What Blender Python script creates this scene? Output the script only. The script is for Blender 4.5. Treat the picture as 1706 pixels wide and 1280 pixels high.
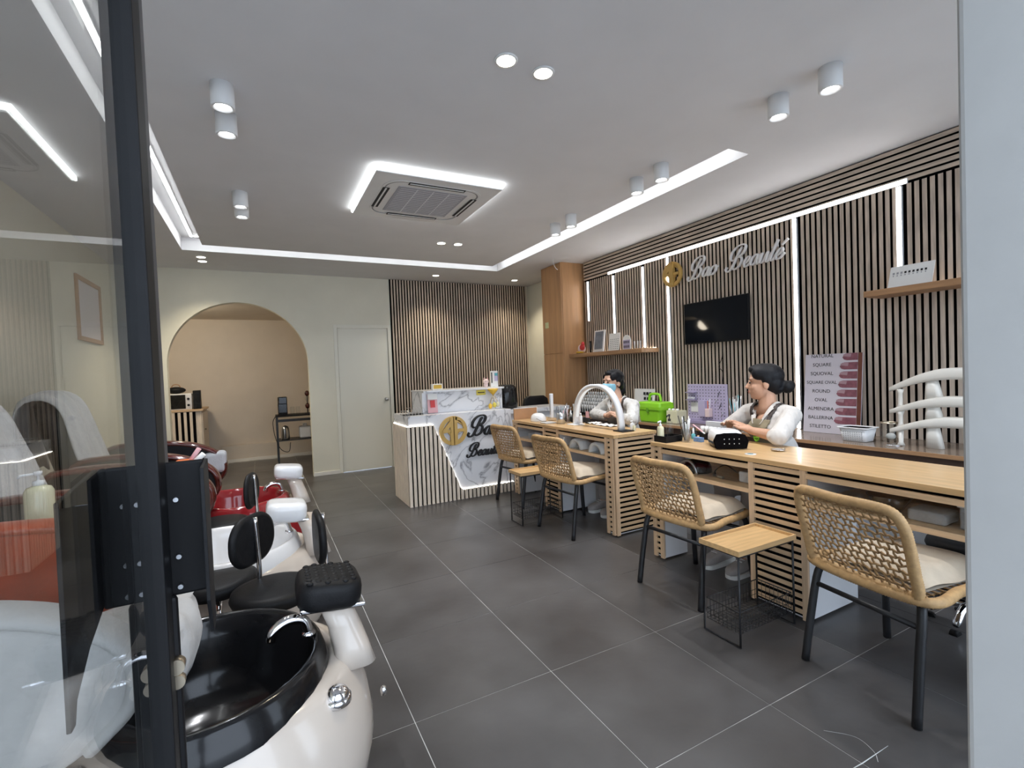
import bpy, bmesh, math, random
from mathutils import Vector, Matrix
random.seed(7)
for o in list(bpy.data.objects): bpy.data.objects.remove(o)
SC = bpy.context.scene; COL = SC.collection
# ------------------------------------------------------------------ camera, world, exposure
cam = bpy.data.cameras.new('camera'); cam.sensor_width = 36.0; cam.lens = 36.0*801.87/1706
cam.clip_start = 0.02; cam.clip_end = 100
CAM = bpy.data.objects.new('camera', cam); COL.objects.link(CAM); SC.camera = CAM
yaw, pitch, roll = math.radians(27.4933), math.radians(1.4822), math.radians(-2.2358)
fw = Vector((math.sin(yaw), math.cos(yaw), 0)); rt = Vector((math.cos(yaw), -math.sin(yaw), 0)); up = Vector((0,0,1))
f2 = fw*math.cos(pitch)-up*math.sin(pitch); u2 = up*math.cos(pitch)+fw*math.sin(pitch)
r3 = rt*math.cos(roll)+u2*math.sin(roll); u3 = u2*math.cos(roll)-rt*math.sin(roll)
m = Matrix((r3, u3, -f2)).transposed().to_4x4(); m.translation = (0,0,1.30); CAM.matrix_world = m
W = bpy.data.worlds.new('daylight'); SC.world = W; W.use_nodes = True
W.node_tree.nodes['Background'].inputs[0].default_value = (0.73,0.84,1.0,1)
W.node_tree.nodes['Background'].inputs[1].default_value = 2.9
SC.view_settings.view_transform = 'Standard'; SC.view_settings.look = 'None'
SC.view_settings.exposure = 0.56; SC.view_settings.gamma = 1.0; SC.view_settings.use_curve_mapping = False
SC.cycles.max_bounces = 8; SC.cycles.diffuse_bounces = 4; SC.cycles.transparent_max_bounces = 12
SC.cycles.sample_clamp_indirect = 6.0

# ------------------------------------------------------------------ materials
MATS = {}
def mat(name, col, rough=0.5, metal=0.0, spec=0.5, noise=0.0, nscale=8.0, stretch=(1,1,1), bump=0.0, col2=None,
        emit=0.0, alpha=1.0, coat=0.0, trans=0.0, ior=1.45, sheen=0.0, bscale=None, detail=4.0, bdist=0.004):
    if name in MATS: return MATS[name]
    mt = bpy.data.materials.new(name); mt.use_nodes = True; nt = mt.node_tree; b = nt.nodes['Principled BSDF']
    c = (*col, 1); b.inputs['Base Color'].default_value = c
    b.inputs['Roughness'].default_value = rough; b.inputs['Metallic'].default_value = metal
    b.inputs['Specular IOR Level'].default_value = spec; b.inputs['IOR'].default_value = ior
    b.inputs['Coat Weight'].default_value = coat; b.inputs['Transmission Weight'].default_value = trans
    b.inputs['Coat Roughness'].default_value = 0.06
    if sheen: b.inputs['Sheen Weight'].default_value = sheen
    b.inputs['Alpha'].default_value = alpha
    if emit: b.inputs['Emission Color'].default_value = c; b.inputs['Emission Strength'].default_value = emit
    if noise or bump:
        g = nt.nodes.new('ShaderNodeNewGeometry'); mp = nt.nodes.new('ShaderNodeMapping'); mp.inputs['Scale'].default_value = stretch
        nt.links.new(g.outputs['Position'], mp.inputs['Vector'])
        n = nt.nodes.new('ShaderNodeTexNoise'); n.inputs['Scale'].default_value = nscale; n.inputs['Detail'].default_value = detail
        nt.links.new(mp.outputs[0], n.inputs['Vector'])
        if noise:
            cr = nt.nodes.new('ShaderNodeValToRGB'); e = cr.color_ramp.elements
            d = col2 if col2 else tuple(max(0, x*(1-noise)) for x in col)
            l = tuple(min(1, x*(1+noise*0.6)) for x in col) if not col2 else col
            e[0].position = 0.3; e[0].color = (*d,1); e[1].position = 0.7; e[1].color = (*l,1)
            nt.links.new(n.outputs['Fac'], cr.inputs[0]); nt.links.new(cr.outputs[0], b.inputs['Base Color'])
        if bump:
            n2 = n
            if bscale:
                n2 = nt.nodes.new('ShaderNodeTexNoise'); n2.inputs['Scale'].default_value = bscale; nt.links.new(mp.outputs[0], n2.inputs['Vector'])
            bp = nt.nodes.new('ShaderNodeBump'); bp.inputs['Strength'].default_value = bump; bp.inputs['Distance'].default_value = bdist
            nt.links.new(n2.outputs['Fac'], bp.inputs['Height']); nt.links.new(bp.outputs[0], b.inputs['Normal'])
    MATS[name] = mt; return mt
def glow(name, col, s):
    if name in MATS: return MATS[name]
    mt = bpy.data.materials.new(name); mt.use_nodes = True; nt = mt.node_tree; nt.nodes.clear()
    e = nt.nodes.new('ShaderNodeEmission'); e.inputs[0].default_value = (*col,1); e.inputs[1].default_value = s
    o = nt.nodes.new('ShaderNodeOutputMaterial'); nt.links.new(e.outputs[0], o.inputs[0]); MATS[name] = mt; return mt
def pane(name, tint=(1,1,1), gain=1.0, rough=0.0):
    """thin sheet of clear glass: straight-through transmission plus Fresnel mirror reflection"""
    mt = bpy.data.materials.new(name); mt.use_nodes = True; nt = mt.node_tree; nt.nodes.clear()
    t = nt.nodes.new('ShaderNodeBsdfTransparent'); t.inputs[0].default_value = (*tint,1)
    g = nt.nodes.new('ShaderNodeBsdfGlossy'); g.inputs['Roughness'].default_value = rough
    fr = nt.nodes.new('ShaderNodeLayerWeight'); fr.inputs[0].default_value = 0.5      # Schlick reflectance, alike from both sides
    pw = nt.nodes.new('ShaderNodeMath'); pw.operation = 'POWER'; pw.inputs[1].default_value = 5.0
    mu = nt.nodes.new('ShaderNodeMath'); mu.operation = 'MULTIPLY_ADD'; mu.inputs[1].default_value = 0.96*gain; mu.inputs[2].default_value = 0.04*gain; mu.use_clamp = True
    mx = nt.nodes.new('ShaderNodeMixShader'); o = nt.nodes.new('ShaderNodeOutputMaterial')
    nt.links.new(fr.outputs['Facing'], pw.inputs[0]); nt.links.new(pw.outputs[0], mu.inputs[0]); nt.links.new(mu.outputs[0], mx.inputs[0])
    nt.links.new(t.outputs[0], mx.inputs[1]); nt.links.new(g.outputs[0], mx.inputs[2]); nt.links.new(mx.outputs[0], o.inputs[0])
    MATS[name] = mt; return mt
def marble():
    mt = mat('marble', (0.80,0.80,0.82), 0.18, spec=0.5); nt = mt.node_tree; b = nt.nodes['Principled BSDF']
    g = nt.nodes.new('ShaderNodeNewGeometry'); n = nt.nodes.new('ShaderNodeTexNoise'); n.inputs['Scale'].default_value = 1.25; n.inputs['Detail'].default_value = 6
    n.inputs['Distortion'].default_value = 1.6
    nt.links.new(g.outputs['Position'], n.inputs['Vector'])
    s = nt.nodes.new('ShaderNodeMath'); s.operation = 'SUBTRACT'; s.inputs[1].default_value = 0.5; nt.links.new(n.outputs['Fac'], s.inputs[0])
    a = nt.nodes.new('ShaderNodeMath'); a.operation = 'ABSOLUTE'; nt.links.new(s.outputs[0], a.inputs[0])
    cr = nt.nodes.new('ShaderNodeValToRGB'); e = cr.color_ramp.elements
    e[0].position = 0.0; e[0].color = (0.30,0.30,0.32,1); e[1].position = 0.022; e[1].color = (0.76,0.76,0.78,1)
    x = e.new(0.006); x.color = (0.58,0.58,0.60,1)
    nt.links.new(a.outputs[0], cr.inputs[0]); nt.links.new(cr.outputs[0], b.inputs['Base Color'])
    return mt
WHITE = (0.8,0.8,0.8)
mat('ceiling', (0.74,0.735,0.75), 0.9, noise=0.03, nscale=3)
mat('paint', (0.72,0.69,0.58), 0.8, noise=0.03, nscale=4, bump=0.05, bscale=120)
mat('paint_door', (0.74,0.72,0.63), 0.6)
mat('paint_alcove', (0.70,0.615,0.51), 0.85, noise=0.04, nscale=3)
mat('skirting', (0.75,0.72,0.66), 0.5)
mat('tile', (0.106,0.102,0.102), 0.30, spec=0.45, noise=0.5, nscale=1.9, bump=0.08, bscale=30, detail=9, col2=(0.050,0.045,0.044))
mat('grout', (0.62,0.62,0.61), 0.9, noise=0.55, nscale=5)
mat('slat_wood', (0.55,0.45,0.365), 0.6, noise=0.28, nscale=9, stretch=(6,6,0.6), bump=0.15, bscale=30)
mat('slat_wood_h', (0.55,0.45,0.365), 0.6, noise=0.28, nscale=9, stretch=(6,0.6,6))
mat('slat_wood_desk', (0.80,0.68,0.55), 0.55, noise=0.18, nscale=9, stretch=(6,6,0.6))
mat('felt', (0.006,0.0055,0.006), 1.0, spec=0.0, noise=0.3, nscale=80)
mat('pine', (0.66,0.46,0.28), 0.45, noise=0.2, nscale=7, stretch=(9,0.8,9))
mat('pine_x', (0.66,0.46,0.28), 0.45, noise=0.2, nscale=7, stretch=(0.8,9,9))
mat('pine_z', (0.68,0.48,0.31), 0.5, noise=0.18, nscale=7, stretch=(9,9,0.8))
mat('tabletop', (0.62,0.40,0.195), 0.33, noise=0.2, nscale=6, stretch=(9,0.7,9), coat=0.15)
mat('tray_wood', (0.62,0.40,0.19), 0.4, noise=0.18, nscale=6, stretch=(0.8,9,9))
mat('column_wood', (0.52,0.285,0.135), 0.42, noise=0.18, nscale=3, stretch=(6,6,0.5), bump=0.05)
mat('shelf_wood', (0.40,0.22,0.11), 0.45, noise=0.25, nscale=5, stretch=(8,0.7,8))
mat('bench_top', (0.22,0.165,0.125), 0.16, noise=0.2, nscale=5, stretch=(8,0.7,8))
mat('bench_dark', (0.09,0.05,0.035), 0.5, noise=0.2)
mat('white_board', (0.72,0.72,0.74), 0.45, noise=0.02)
mat('white_plastic', (0.80,0.80,0.80), 0.35, noise=0.02)
mat('white_gloss', (0.82,0.82,0.83), 0.18, coat=0.3, noise=0.02)
mat('cream_gel', (0.60,0.525,0.455), 0.18, coat=0.4, noise=0.02)
mat('black_gloss', (0.010,0.010,0.011), 0.16, spec=0.35, coat=0.12, noise=0.2)
mat('black_plastic', (0.010,0.010,0.011), 0.5, spec=0.2, noise=0.2)
mat('black_leather', (0.010,0.010,0.011), 0.5, spec=0.25, noise=0.3, nscale=40, bump=0.15, bscale=200)
mat('black_metal', (0.016,0.016,0.018), 0.4, spec=0.5, noise=0.2)
mat('door_metal', (0.010,0.010,0.011), 0.5, spec=0.2, noise=0.15)
mat('door_grey', (0.085,0.08,0.083), 0.5, spec=0.3, noise=0.15)
mat('chrome', (0.85,0.85,0.87), 0.07, metal=1.0, noise=0.03)
mat('steel', (0.55,0.56,0.58), 0.28, metal=1.0, noise=0.1)
mat('silver', (0.80,0.78,0.77), 0.35, metal=0.2, noise=0.05)
mat('gold', (0.60,0.385,0.12), 0.4, metal=0.12, noise=0.08)
mat('brass', (0.55,0.47,0.36), 0.3, metal=1.0, noise=0.1)
mat('red_gel', (0.30,0.018,0.022), 0.14, coat=0.6, noise=0.12)
mat('mahogany', (0.085,0.012,0.008), 0.14, coat=0.7, noise=0.35, nscale=10, stretch=(1,4,4))
mat('rattan', (0.52,0.325,0.15), 0.6, noise=0.22, nscale=40, bump=0.15, bscale=200)
mat('rattan_cord', (0.36,0.215,0.095), 0.65, noise=0.3, nscale=50)
mat('cushion', (0.56,0.47,0.36), 0.9, noise=0.12, nscale=14, bump=0.25, bscale=160, sheen=0.2)
mat('towel', (0.47,0.455,0.44), 0.95, noise=0.1, nscale=10, bump=0.6, bscale=30, bdist=0.01, sheen=0.2)
mat('towel_grey', (0.52,0.53,0.55), 0.95, noise=0.1, nscale=10, bump=0.4, bscale=120)
mat('brown_leather', (0.16,0.055,0.035), 0.4, noise=0.25, nscale=20, bump=0.1, bscale=150)
mat('orange_leather', (0.36,0.06,0.022), 0.3, noise=0.2, nscale=15)
mat('shirt', (0.60,0.565,0.53), 0.9, noise=0.1, nscale=9, bump=0.9, bscale=13, bdist=0.04, stretch=(1,1,.6))
mat('shirt_b', (0.58,0.565,0.54), 0.9, noise=0.12, nscale=12, bump=0.9, bscale=16, bdist=0.04, stretch=(1,1,.6))
mat('apron', (0.27,0.225,0.145), 0.85, noise=0.15, nscale=15, bump=0.4, bscale=60)
mat('apron_b', (0.24,0.205,0.17), 0.85, noise=0.15, nscale=15, bump=0.4, bscale=60)
mat('strap', (0.055,0.04,0.035), 0.6, noise=0.2)
mat('skin', (0.56,0.315,0.205), 0.5, noise=0.08, nscale=16)
mat('skin_b', (0.60,0.36,0.25), 0.5, noise=0.08, nscale=16)
mat('lips', (0.40,0.12,0.10), 0.45, noise=0.1)
mat('hair', (0.005,0.005,0.007), 0.5, spec=0.3, noise=0.4, nscale=60, stretch=(4,4,1), bump=0.3, bscale=150)
mat('mask_blue', (0.28,0.58,0.72), 0.8, noise=0.05)
mat('trousers', (0.38,0.34,0.31), 0.9, noise=0.1)
mat('shoe', (0.42,0.38,0.36), 0.7, noise=0.15)
mat('lime', (0.27,0.62,0.025), 0.35, noise=0.05)
mat('lime_dark', (0.14,0.36,0.02), 0.4, noise=0.05)
mat('lilac', (0.50,0.44,0.60), 0.5, noise=0.03)
mat('lilac_dark', (0.33,0.28,0.42), 0.5, noise=0.05)
mat('ink', (0.012,0.012,0.014), 0.6, noise=0.2)
mat('screen', (0.010,0.012,0.016), 0.04, spec=0.18, noise=0.1)
mat('poster', (0.66,0.61,0.66), 0.4, noise=0.02)
mat('nail_pink', (0.27,0.10,0.125), 0.3, noise=0.3, nscale=30)
mat('nail_tip', (0.44,0.27,0.30), 0.25, noise=0.1)
mat('pink', (0.72,0.40,0.42), 0.5, noise=0.08)
mat('pink_light', (0.80,0.62,0.60), 0.5, noise=0.08)
mat('yellow', (0.72,0.60,0.10), 0.5, noise=0.1)
mat('gold_yellow', (0.72,0.45,0.05), 0.4, noise=0.1)
mat('red', (0.60,0.04,0.04), 0.4, noise=0.1)
mat('orange', (0.75,0.16,0.03), 0.5, noise=0.1)
mat('lotion', (0.70,0.66,0.45), 0.25, noise=0.04, coat=0.3)
mat('blue', (0.20,0.34,0.62), 0.6, noise=0.1)
mat('teal', (0.12,0.42,0.46), 0.15, coat=0.4, noise=0.1)
mat('cardboard', (0.45,0.25,0.13), 0.7, noise=0.12)
mat('grey_fabric', (0.36,0.36,0.37), 0.9, noise=0.1)
mat('stand_cream', (0.72,0.69,0.63), 0.35, noise=0.02)
mat('grille_grey', (0.40,0.40,0.44), 0.6, noise=0.04)
mat('paper', (0.80,0.79,0.76), 0.7, noise=0.03)
mat('screen_grey', (0.20,0.21,0.24), 0.25, noise=0.2, nscale=20)
mat('pillar', (0.41,0.405,0.39), 0.7, noise=0.06, nscale=5, bump=0.1, bscale=60)
mat('asphalt', (0.38,0.38,0.38), 0.9, noise=0.2)
mat('beige_pad', (0.42,0.39,0.34), 0.8, noise=0.1)
marble()
glow('led', (1.0,0.98,0.97), 9.0); glow('led_cove', (0.97,1.0,1.0), 11.0); glow('led_warm', (1.0,0.86,0.66), 9.0)
glow('led_ac', (0.96,1.0,1.0), 6.0); glow('led_spot', (0.97,0.98,1.0), 14.0); glow('led_down', (1.0,0.93,0.74), 14.0); glow('led_desk', (1.0,0.95,0.86), 12.0)
glow('ring_light', (1.0,0.99,0.97), 0.55)
pane('door_glass', (0.93,0.94,0.935), 0.75); pane('clear_glass', (0.95,0.96,0.96), 1.0); pane('acrylic', (0.95,0.96,0.97), 1.1)

# ------------------------------------------------------------------ mesh helpers
class MB:
    def __init__(s): s.v = []; s.f = []; s.sm = []
    def add(s, vs, fs, smooth=False):
        n = len(s.v); s.v += [tuple(p) for p in vs]; s.f += [tuple(i+n for i in q) for q in fs]; s.sm += [smooth]*len(fs); return s
    def box(s, x0,x1,y0,y1,z0,z1):
        return s.add([(x0,y0,z0),(x1,y0,z0),(x1,y1,z0),(x0,y1,z0),(x0,y0,z1),(x1,y0,z1),(x1,y1,z1),(x0,y1,z1)],
            [(0,3,2,1),(4,5,6,7),(0,1,5,4),(1,2,6,5),(2,3,7,6),(3,0,4,7)])
    def obox(s, c, size, rot=None):
        R = rot or Matrix.Identity(3); c = Vector(c); h = [d/2 for d in size]
        vs = [c + R@Vector((sx*h[0],sy*h[1],sz*h[2])) for sx,sy,sz in ((-1,-1,-1),(1,-1,-1),(1,1,-1),(-1,1,-1),(-1,-1,1),(1,-1,1),(1,1,1),(-1,1,1))]
        return s.add(vs, [(0,3,2,1),(4,5,6,7),(0,1,5,4),(1,2,6,5),(2,3,7,6),(3,0,4,7)])
    def loft(s, rings, cap0=True, cap1=True, smooth=True, closed=True):
        n = len(rings[0]); vs = [p for r in rings for p in r]; fs = []
        for i in range(len(rings)-1):
            for j in range(n if closed else n-1):
                k = (j+1)%n; fs.append((i*n+j, i*n+k, (i+1)*n+k, (i+1)*n+j))
        s.add(vs, fs, smooth)
        if cap0: s.add(rings[0], [tuple(range(n))[::-1]])
        if cap1: s.add(rings[-1], [tuple(range(n))])
        return s
    def tube(s, pts, r, n=8, closed=False, caps=True, flat=None):
        pts = [Vector(p) for p in pts]; N = len(pts); rr = r if isinstance(r,(list,tuple)) else [r]*N
        up0 = None; rings = []
        for i in range(N):
            a = pts[(i-1)%N] if (closed or i>0) else pts[i]; b = pts[(i+1)%N] if (closed or i<N-1) else pts[i]
            t = (b-a); t = t.normalized() if t.length>1e-9 else Vector((0,0,1))
            if up0 is None:
                up0 = Vector((0,0,1)) if abs(t.z)<0.9 else Vector((1,0,0))
            u = up0-t*up0.dot(t)
            if u.length<1e-6: u = t.orthogonal()
            u.normalize(); w = t.cross(u); up0 = u
            rings.append([pts[i]+(u*math.cos(2*math.pi*k/n)+w*math.sin(2*math.pi*k/n))*rr[i] for k in range(n)])
        if closed: rings.append(rings[0]); return s.loft(rings, False, False)
        return s.loft(rings, caps, caps)
    def cyl(s, p0, p1, r0, r1=None, n=16, smooth=True):
        return s.tube([p0,p1],[r0, r0 if r1 is None else r1], n)
    def lathe(s, prof, c=(0,0,0), n=24, R=None, a0=0, a1=2*math.pi, open=False):
        c = Vector(c); rings = []; full = abs(a1-a0-2*math.pi)<1e-6
        for (r,z) in prof:
            ring = []
            for k in range(n):
                a = a0+(a1-a0)*k/(n if full else n-1); p = Vector((r*math.cos(a), r*math.sin(a), z))
                ring.append(c+(R@p if R else p))
            rings.append(ring)
        return s.loft(rings, not open, not open, closed=full)
    def prism(s, poly, plane, a0, a1, smooth=False):
        def P(p,a): return {'xy':(p[0],p[1],a),'xz':(p[0],a,p[1]),'yz':(a,p[0],p[1])}[plane]
        n = len(poly); s.add([P(p,a0) for p in poly]+[P(p,a1) for p in poly],
            [tuple(range(n)), tuple(range(2*n-1,n-1,-1))])
        s.add([P(p,a0) for p in poly]+[P(p,a1) for p in poly], [(j,j+n,(j+1)%n+n,(j+1)%n) for j in range(n)], smooth); return s
    def ell(s, c, rad, R=None, nu=16, nv=10):
        c = Vector(c); rings = []
        for i in range(nv+1):
            ph = -math.pi/2+math.pi*i/nv; ring = []
            for k in range(nu):
                a = 2*math.pi*k/nu; p = Vector((rad[0]*max(1e-4,math.cos(ph))*math.cos(a), rad[1]*max(1e-4,math.cos(ph))*math.sin(a), rad[2]*math.sin(ph)))
                ring.append(c+(R@p if R else p))
            rings.append(ring)
        return s.loft(rings, True, True)
    def cap(s, p0, p1, r0, r1, n=12):
        p0, p1 = Vector(p0), Vector(p1); t = (p1-p0).normalized(); pts=[]; rs=[]
        for i in range(5):
            a = math.pi/2*(1-i/4); pts.append(p0-t*r0*math.sin(a)); rs.append(max(1e-4,r0*math.cos(a)))
        for i in range(5):
            a = math.pi/2*i/4; pts.append(p1+t*r1*math.sin(a)); rs.append(max(1e-4,r1*math.cos(a)))
        return s.tube(pts, rs, n)
    def grid(s, fn, nu, nv, smooth=True):
        vs = [fn(i/nu, j/nv) for i in range(nu+1) for j in range(nv+1)]
        fs = [(i*(nv+1)+j,(i+1)*(nv+1)+j,(i+1)*(nv+1)+j+1,i*(nv+1)+j+1) for i in range(nu) for j in range(nv)]
        return s.add(vs, fs, smooth)
    def mesh(s, name, off=(0,0,0)):
        me = bpy.data.meshes.new(name); me.from_pydata([(p[0]-off[0],p[1]-off[1],p[2]-off[2]) for p in s.v], [], s.f)
        me.polygons.foreach_set('use_smooth', s.sm); me.update(); return me
    def obj(s, name, m, parent=None, bevel=0, seg=2, solid=0, sub=0, kind=None, fix=True):
        off = LOC.get(parent.name, (0,0,0)) if parent else (0,0,0)
        me = s.mesh(name, off)
        if fix:
            bm = bmesh.new(); bm.from_mesh(me); bmesh.ops.remove_doubles(bm, verts=bm.verts, dist=1e-5)
            bmesh.ops.recalc_face_normals(bm, faces=bm.faces); bm.to_mesh(me); bm.free()
        return link(name, me, m, parent, bevel, seg, solid, sub, kind)
LOC = {}
def link(name, me, m, parent=None, bevel=0, seg=2, solid=0, sub=0, kind=None):
    o = bpy.data.objects.new(name, me); COL.objects.link(o)
    if m is not None and not me.materials: me.materials.append(MATS[m] if isinstance(m,str) else m)
    if parent: o.parent = parent; LOC[o.name] = LOC.get(parent.name,(0,0,0))
    if solid: d = o.modifiers.new('solid','SOLIDIFY'); d.thickness = solid; d.offset = 0
    if bevel: d = o.modifiers.new('bevel','BEVEL'); d.width = bevel; d.segments = seg; d.limit_method = 'ANGLE'; d.angle_limit = math.radians(40)
    if sub: d = o.modifiers.new('sub','SUBSURF'); d.levels = sub; d.render_levels = sub
    if kind: o['kind'] = kind
    return o
def thing(name, label, cat, loc=(0,0,0), group=None):
    o = bpy.data.objects.new(name, None); COL.objects.link(o); o.location = loc; o.empty_display_size = 0.05
    LOC[o.name] = tuple(loc); o['label'] = label; o['category'] = cat
    if group: o['group'] = group
    return o
def tag(o, label, cat, group=None):
    o['label'] = label; o['category'] = cat
    if group: o['group'] = group
    return o
def struct(o): o['kind'] = 'structure'; return o
def copy_tree(o, loc=None, rz=None, label=None, parent=None):
    c = o.copy(); COL.objects.link(c); c.parent = parent
    if loc is not None: c.location = loc
    if rz is not None: c.rotation_euler = (0,0,rz)
    if label: c['label'] = label
    for ch in list(o.children): copy_tree(ch, parent=c)
    return c
CUBE = MB().box(-.5,.5,-.5,.5,-.5,.5)
_cube = {}
def piece(name, m, parent, x0,x1,y0,y1,z0,z1, bevel=0, front=None):
    """one box-shaped piece that shares its mesh with the other pieces of its material"""
    k = (m, front)
    if k not in _cube:
        me = CUBE.mesh('piece_'+m); me.materials.append(MATS[m]); _cube[k] = me
        if front is not None:                       # wall slats: veneer on black core; desk rails: sides painted black to darken slots
            me.materials.append(MATS['felt'])
            for p in me.polygons: p.material_index = 0 if p.normal[front] < -.5 else 1
    o = bpy.data.objects.new(name, _cube[k]); COL.objects.link(o); off = LOC.get(parent.name,(0,0,0)) if parent else (0,0,0)
    o.location = ((x0+x1)/2-off[0],(y0+y1)/2-off[1],(z0+z1)/2-off[2]); o.scale = (abs(x1-x0),abs(y1-y0),abs(z1-z0))
    if parent: o.parent = parent
    return o
def spline(pts, n=8, closed=False):
    P = [Vector(p) for p in pts]; N = len(P); out = []
    rng = range(N if closed else N-1)
    for i in rng:
        a,b,c,d = (P[(i-1)%N] if closed or i>0 else P[i]*2-P[i+1]), P[i], P[(i+1)%N], (P[(i+2)%N] if closed or i<N-2 else P[i+1]*2-P[i])
        for k in range(n):
            t = k/n; out.append(0.5*((2*b)+(c-a)*t+(2*a-5*b+4*c-d)*t*t+(3*b-a-3*c+d)*t**3))
    if not closed: out.append(P[-1])
    return out
def rrect(cx, cy, w, h, r, n=5):
    out = []
    for (sx,sy,a0) in ((1,1,0),(-1,1,90),(-1,-1,180),(1,-1,270)):
        for k in range(n+1):
            a = math.radians(a0+90*k/n); out.append((cx+sx*(w/2-r)+r*math.cos(a), cy+sy*(h/2-r)+r*math.sin(a)))
    return out
def rotz(a): return Matrix.Rotation(a,3,'Z')
def roty(a): return Matrix.Rotation(a,3,'Y')
def rotx(a): return Matrix.Rotation(a,3,'X')
def lamp(kind, name, parent, loc, energy, col, **kw):
    d = bpy.data.lights.new(name, kind); d.energy = energy; d.color = col
    for k,v in kw.items(): setattr(d,k,v)
    o = bpy.data.objects.new(name, d); COL.objects.link(o); off = LOC.get(parent.name,(0,0,0)) if parent else (0,0,0)
    o.location = (loc[0]-off[0],loc[1]-off[1],loc[2]-off[2]); o.parent = parent; return o
def text_mesh(body, size, depth=0.0005):
    c = bpy.data.curves.new('t','FONT'); c.body = body; c.size = size; c.extrude = depth; c.align_x = 'CENTER'; c.align_y = 'CENTER'; c.resolution_u = 3
    o = bpy.data.objects.new('t', c); COL.objects.link(o); dg = bpy.context.evaluated_depsgraph_get()
    me = bpy.data.meshes.new_from_object(o.evaluated_get(dg)); bpy.data.objects.remove(o); bpy.data.curves.remove(c); return me
def text_part(body, size, m, parent, loc, R, name='lettering', depth=0.0006, sx=1.0):
    me = text_mesh(body, size, depth); off = LOC.get(parent.name,(0,0,0)) if parent else (0,0,0)
    M4 = Matrix.Translation(Vector(loc)-Vector(off)) @ R.to_4x4() @ Matrix.Diagonal((sx,1,1,1)); me.transform(M4); me.materials.clear()
    return link(name, me, m, parent)
def shell(name, build, m, parent, voxel=0.007, smooth=3, keep=None, solid=0, iters=0.5):
    """solid made of overlapping round pieces fused into one continuous skin; keep() can trim it to a garment's outline"""
    b = MB(); build(b); off = LOC.get(parent.name,(0,0,0)) if parent else (0,0,0)
    o = bpy.data.objects.new('tmp', b.mesh('tmp')); COL.objects.link(o)
    d = o.modifiers.new('r','REMESH'); d.mode = 'VOXEL'; d.voxel_size = voxel
    d = o.modifiers.new('s','SMOOTH'); d.iterations = smooth; d.factor = iters
    dg = bpy.context.evaluated_depsgraph_get(); me = bpy.data.meshes.new_from_object(o.evaluated_get(dg)); bpy.data.objects.remove(o)
    if keep:
        bm = bmesh.new(); bm.from_mesh(me); bmesh.ops.delete(bm, geom=[f for f in bm.faces if not keep(f.calc_center_median())], context='FACES')
        bm.to_mesh(me); bm.free()
    me.transform(Matrix.Translation(-Vector(off))); me.polygons.foreach_set('use_smooth',[True]*len(me.polygons)); me.name = name
    me.materials.clear()
    return link(name, me, m, parent, solid=solid)
# ------------------------------------------------------------------ the room shell
ZC = 2.685; XL = -1.45; XR = 3.95; YB = 6.92; XS = 3.823   # ceiling, left wall, right wall, back wall, backing of the slats
# floor of 60 cm tiles on a grout bed
FL = struct(MB().box(XL-.1,XR+.1,-.1,9.2,-.08,-0.0015).obj('floor','grout'))
tx0, ty0 = 0.4516-0.6*4, 1.1599-0.6*3
g = 0.0016
for i in range(10):
    for j in range(16):
        x0, x1, y0, y1 = tx0+.6*i+g, tx0+.6*(i+1)-g, ty0+.6*j+g, ty0+.6*(j+1)-g
        x0, x1, y0, y1 = max(x0,XL), min(x1,XR), max(y0,-.1), min(y1,9.15)
        if y0 > 6.92 and (x1 < -1.3 or x0 > .9): continue
        if x1-x0 < .02 or y1-y0 < .02: continue
        piece('tile','tile',FL,x0,x1,y0,y1,-.012,0)
b = MB(); b.tube([(p.x,p.y,.0004) for p in spline([(1.69,.985,0),(1.75,.915,0),(1.735,.852,0),(1.70,.822,0)],6)],[.0006]*6+[.0010]*12+[.0010],4); b.tube([(1.575,.850,.0004),(1.65,.844,.0004),(1.80,.840,.0004)],[.0008,.0020,.0008],4); b.obj('scuff_mark','grout',FL)
# ceiling with the U-shaped light slot
b = MB()
for q in ((XL,XR,-.1,2.12),(XL,-.66,2.12,5.97),(2.946,XR,2.12,5.97),(-.46,2.745,2.12,5.70),(XL,XR,5.97,YB+.03)):
    b.box(*q,ZC,ZC+.13)
b.box(XL,XR,-.1,YB+.03,ZC+.13,ZC+.18); CE = struct(b.obj('ceiling','ceiling',fix=False))
# walls
struct(MB().box(XL-.1,XL,.0,9.2,0,ZC+.18).obj('wall_left','paint'))
struct(MB().box(XR,XR+.1,-.1,YB+.1,0,ZC+.18).obj('wall_right','paint'))
AX, AR, AZ = -0.205, 0.772, 1.525       # arch centre, radius and springing height
DX0, DX1, DZ = 0.945, 1.632, 1.985      # door opening
b = MB()
b.box(XL,AX-AR,YB,YB+.12,0,ZC+.1).box(AX+AR,DX0,YB,YB+.12,0,ZC+.1).box(DX1,XR,YB,YB+.12,0,ZC+.1).box(DX0,DX1,YB,YB+.12,DZ,ZC+.1)
NA = 40; arcp = [(AX-AR*math.cos(math.pi*k/NA), AZ+AR*math.sin(math.pi*k/NA)) for k in range(NA+1)]
for k in range(NA):
    (xa,za),(xb,zb) = arcp[k], arcp[k+1]; b.prism([(xa,za),(xb,zb),(xb,ZC+.1),(xa,ZC+.1)],'xz',YB,YB+.12)
WB = struct(b.obj('wall_back','paint'))
D1 = struct(MB().box(DX0+.004,DX1-.004,YB+.012,YB+.05,.006,DZ-.004).obj('door_1','paint_door',bevel=.002))
b = MB(); b.lathe([(.001,0),(.026,0),(.026,.006),(.011,.010),(.011,.03),(.022,.036),(.026,.05),(.018,.062),(.001,.064)],(1.572,YB+.012,.978),20,rotx(math.pi/2)); b.obj('knob','steel',D1)
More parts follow.
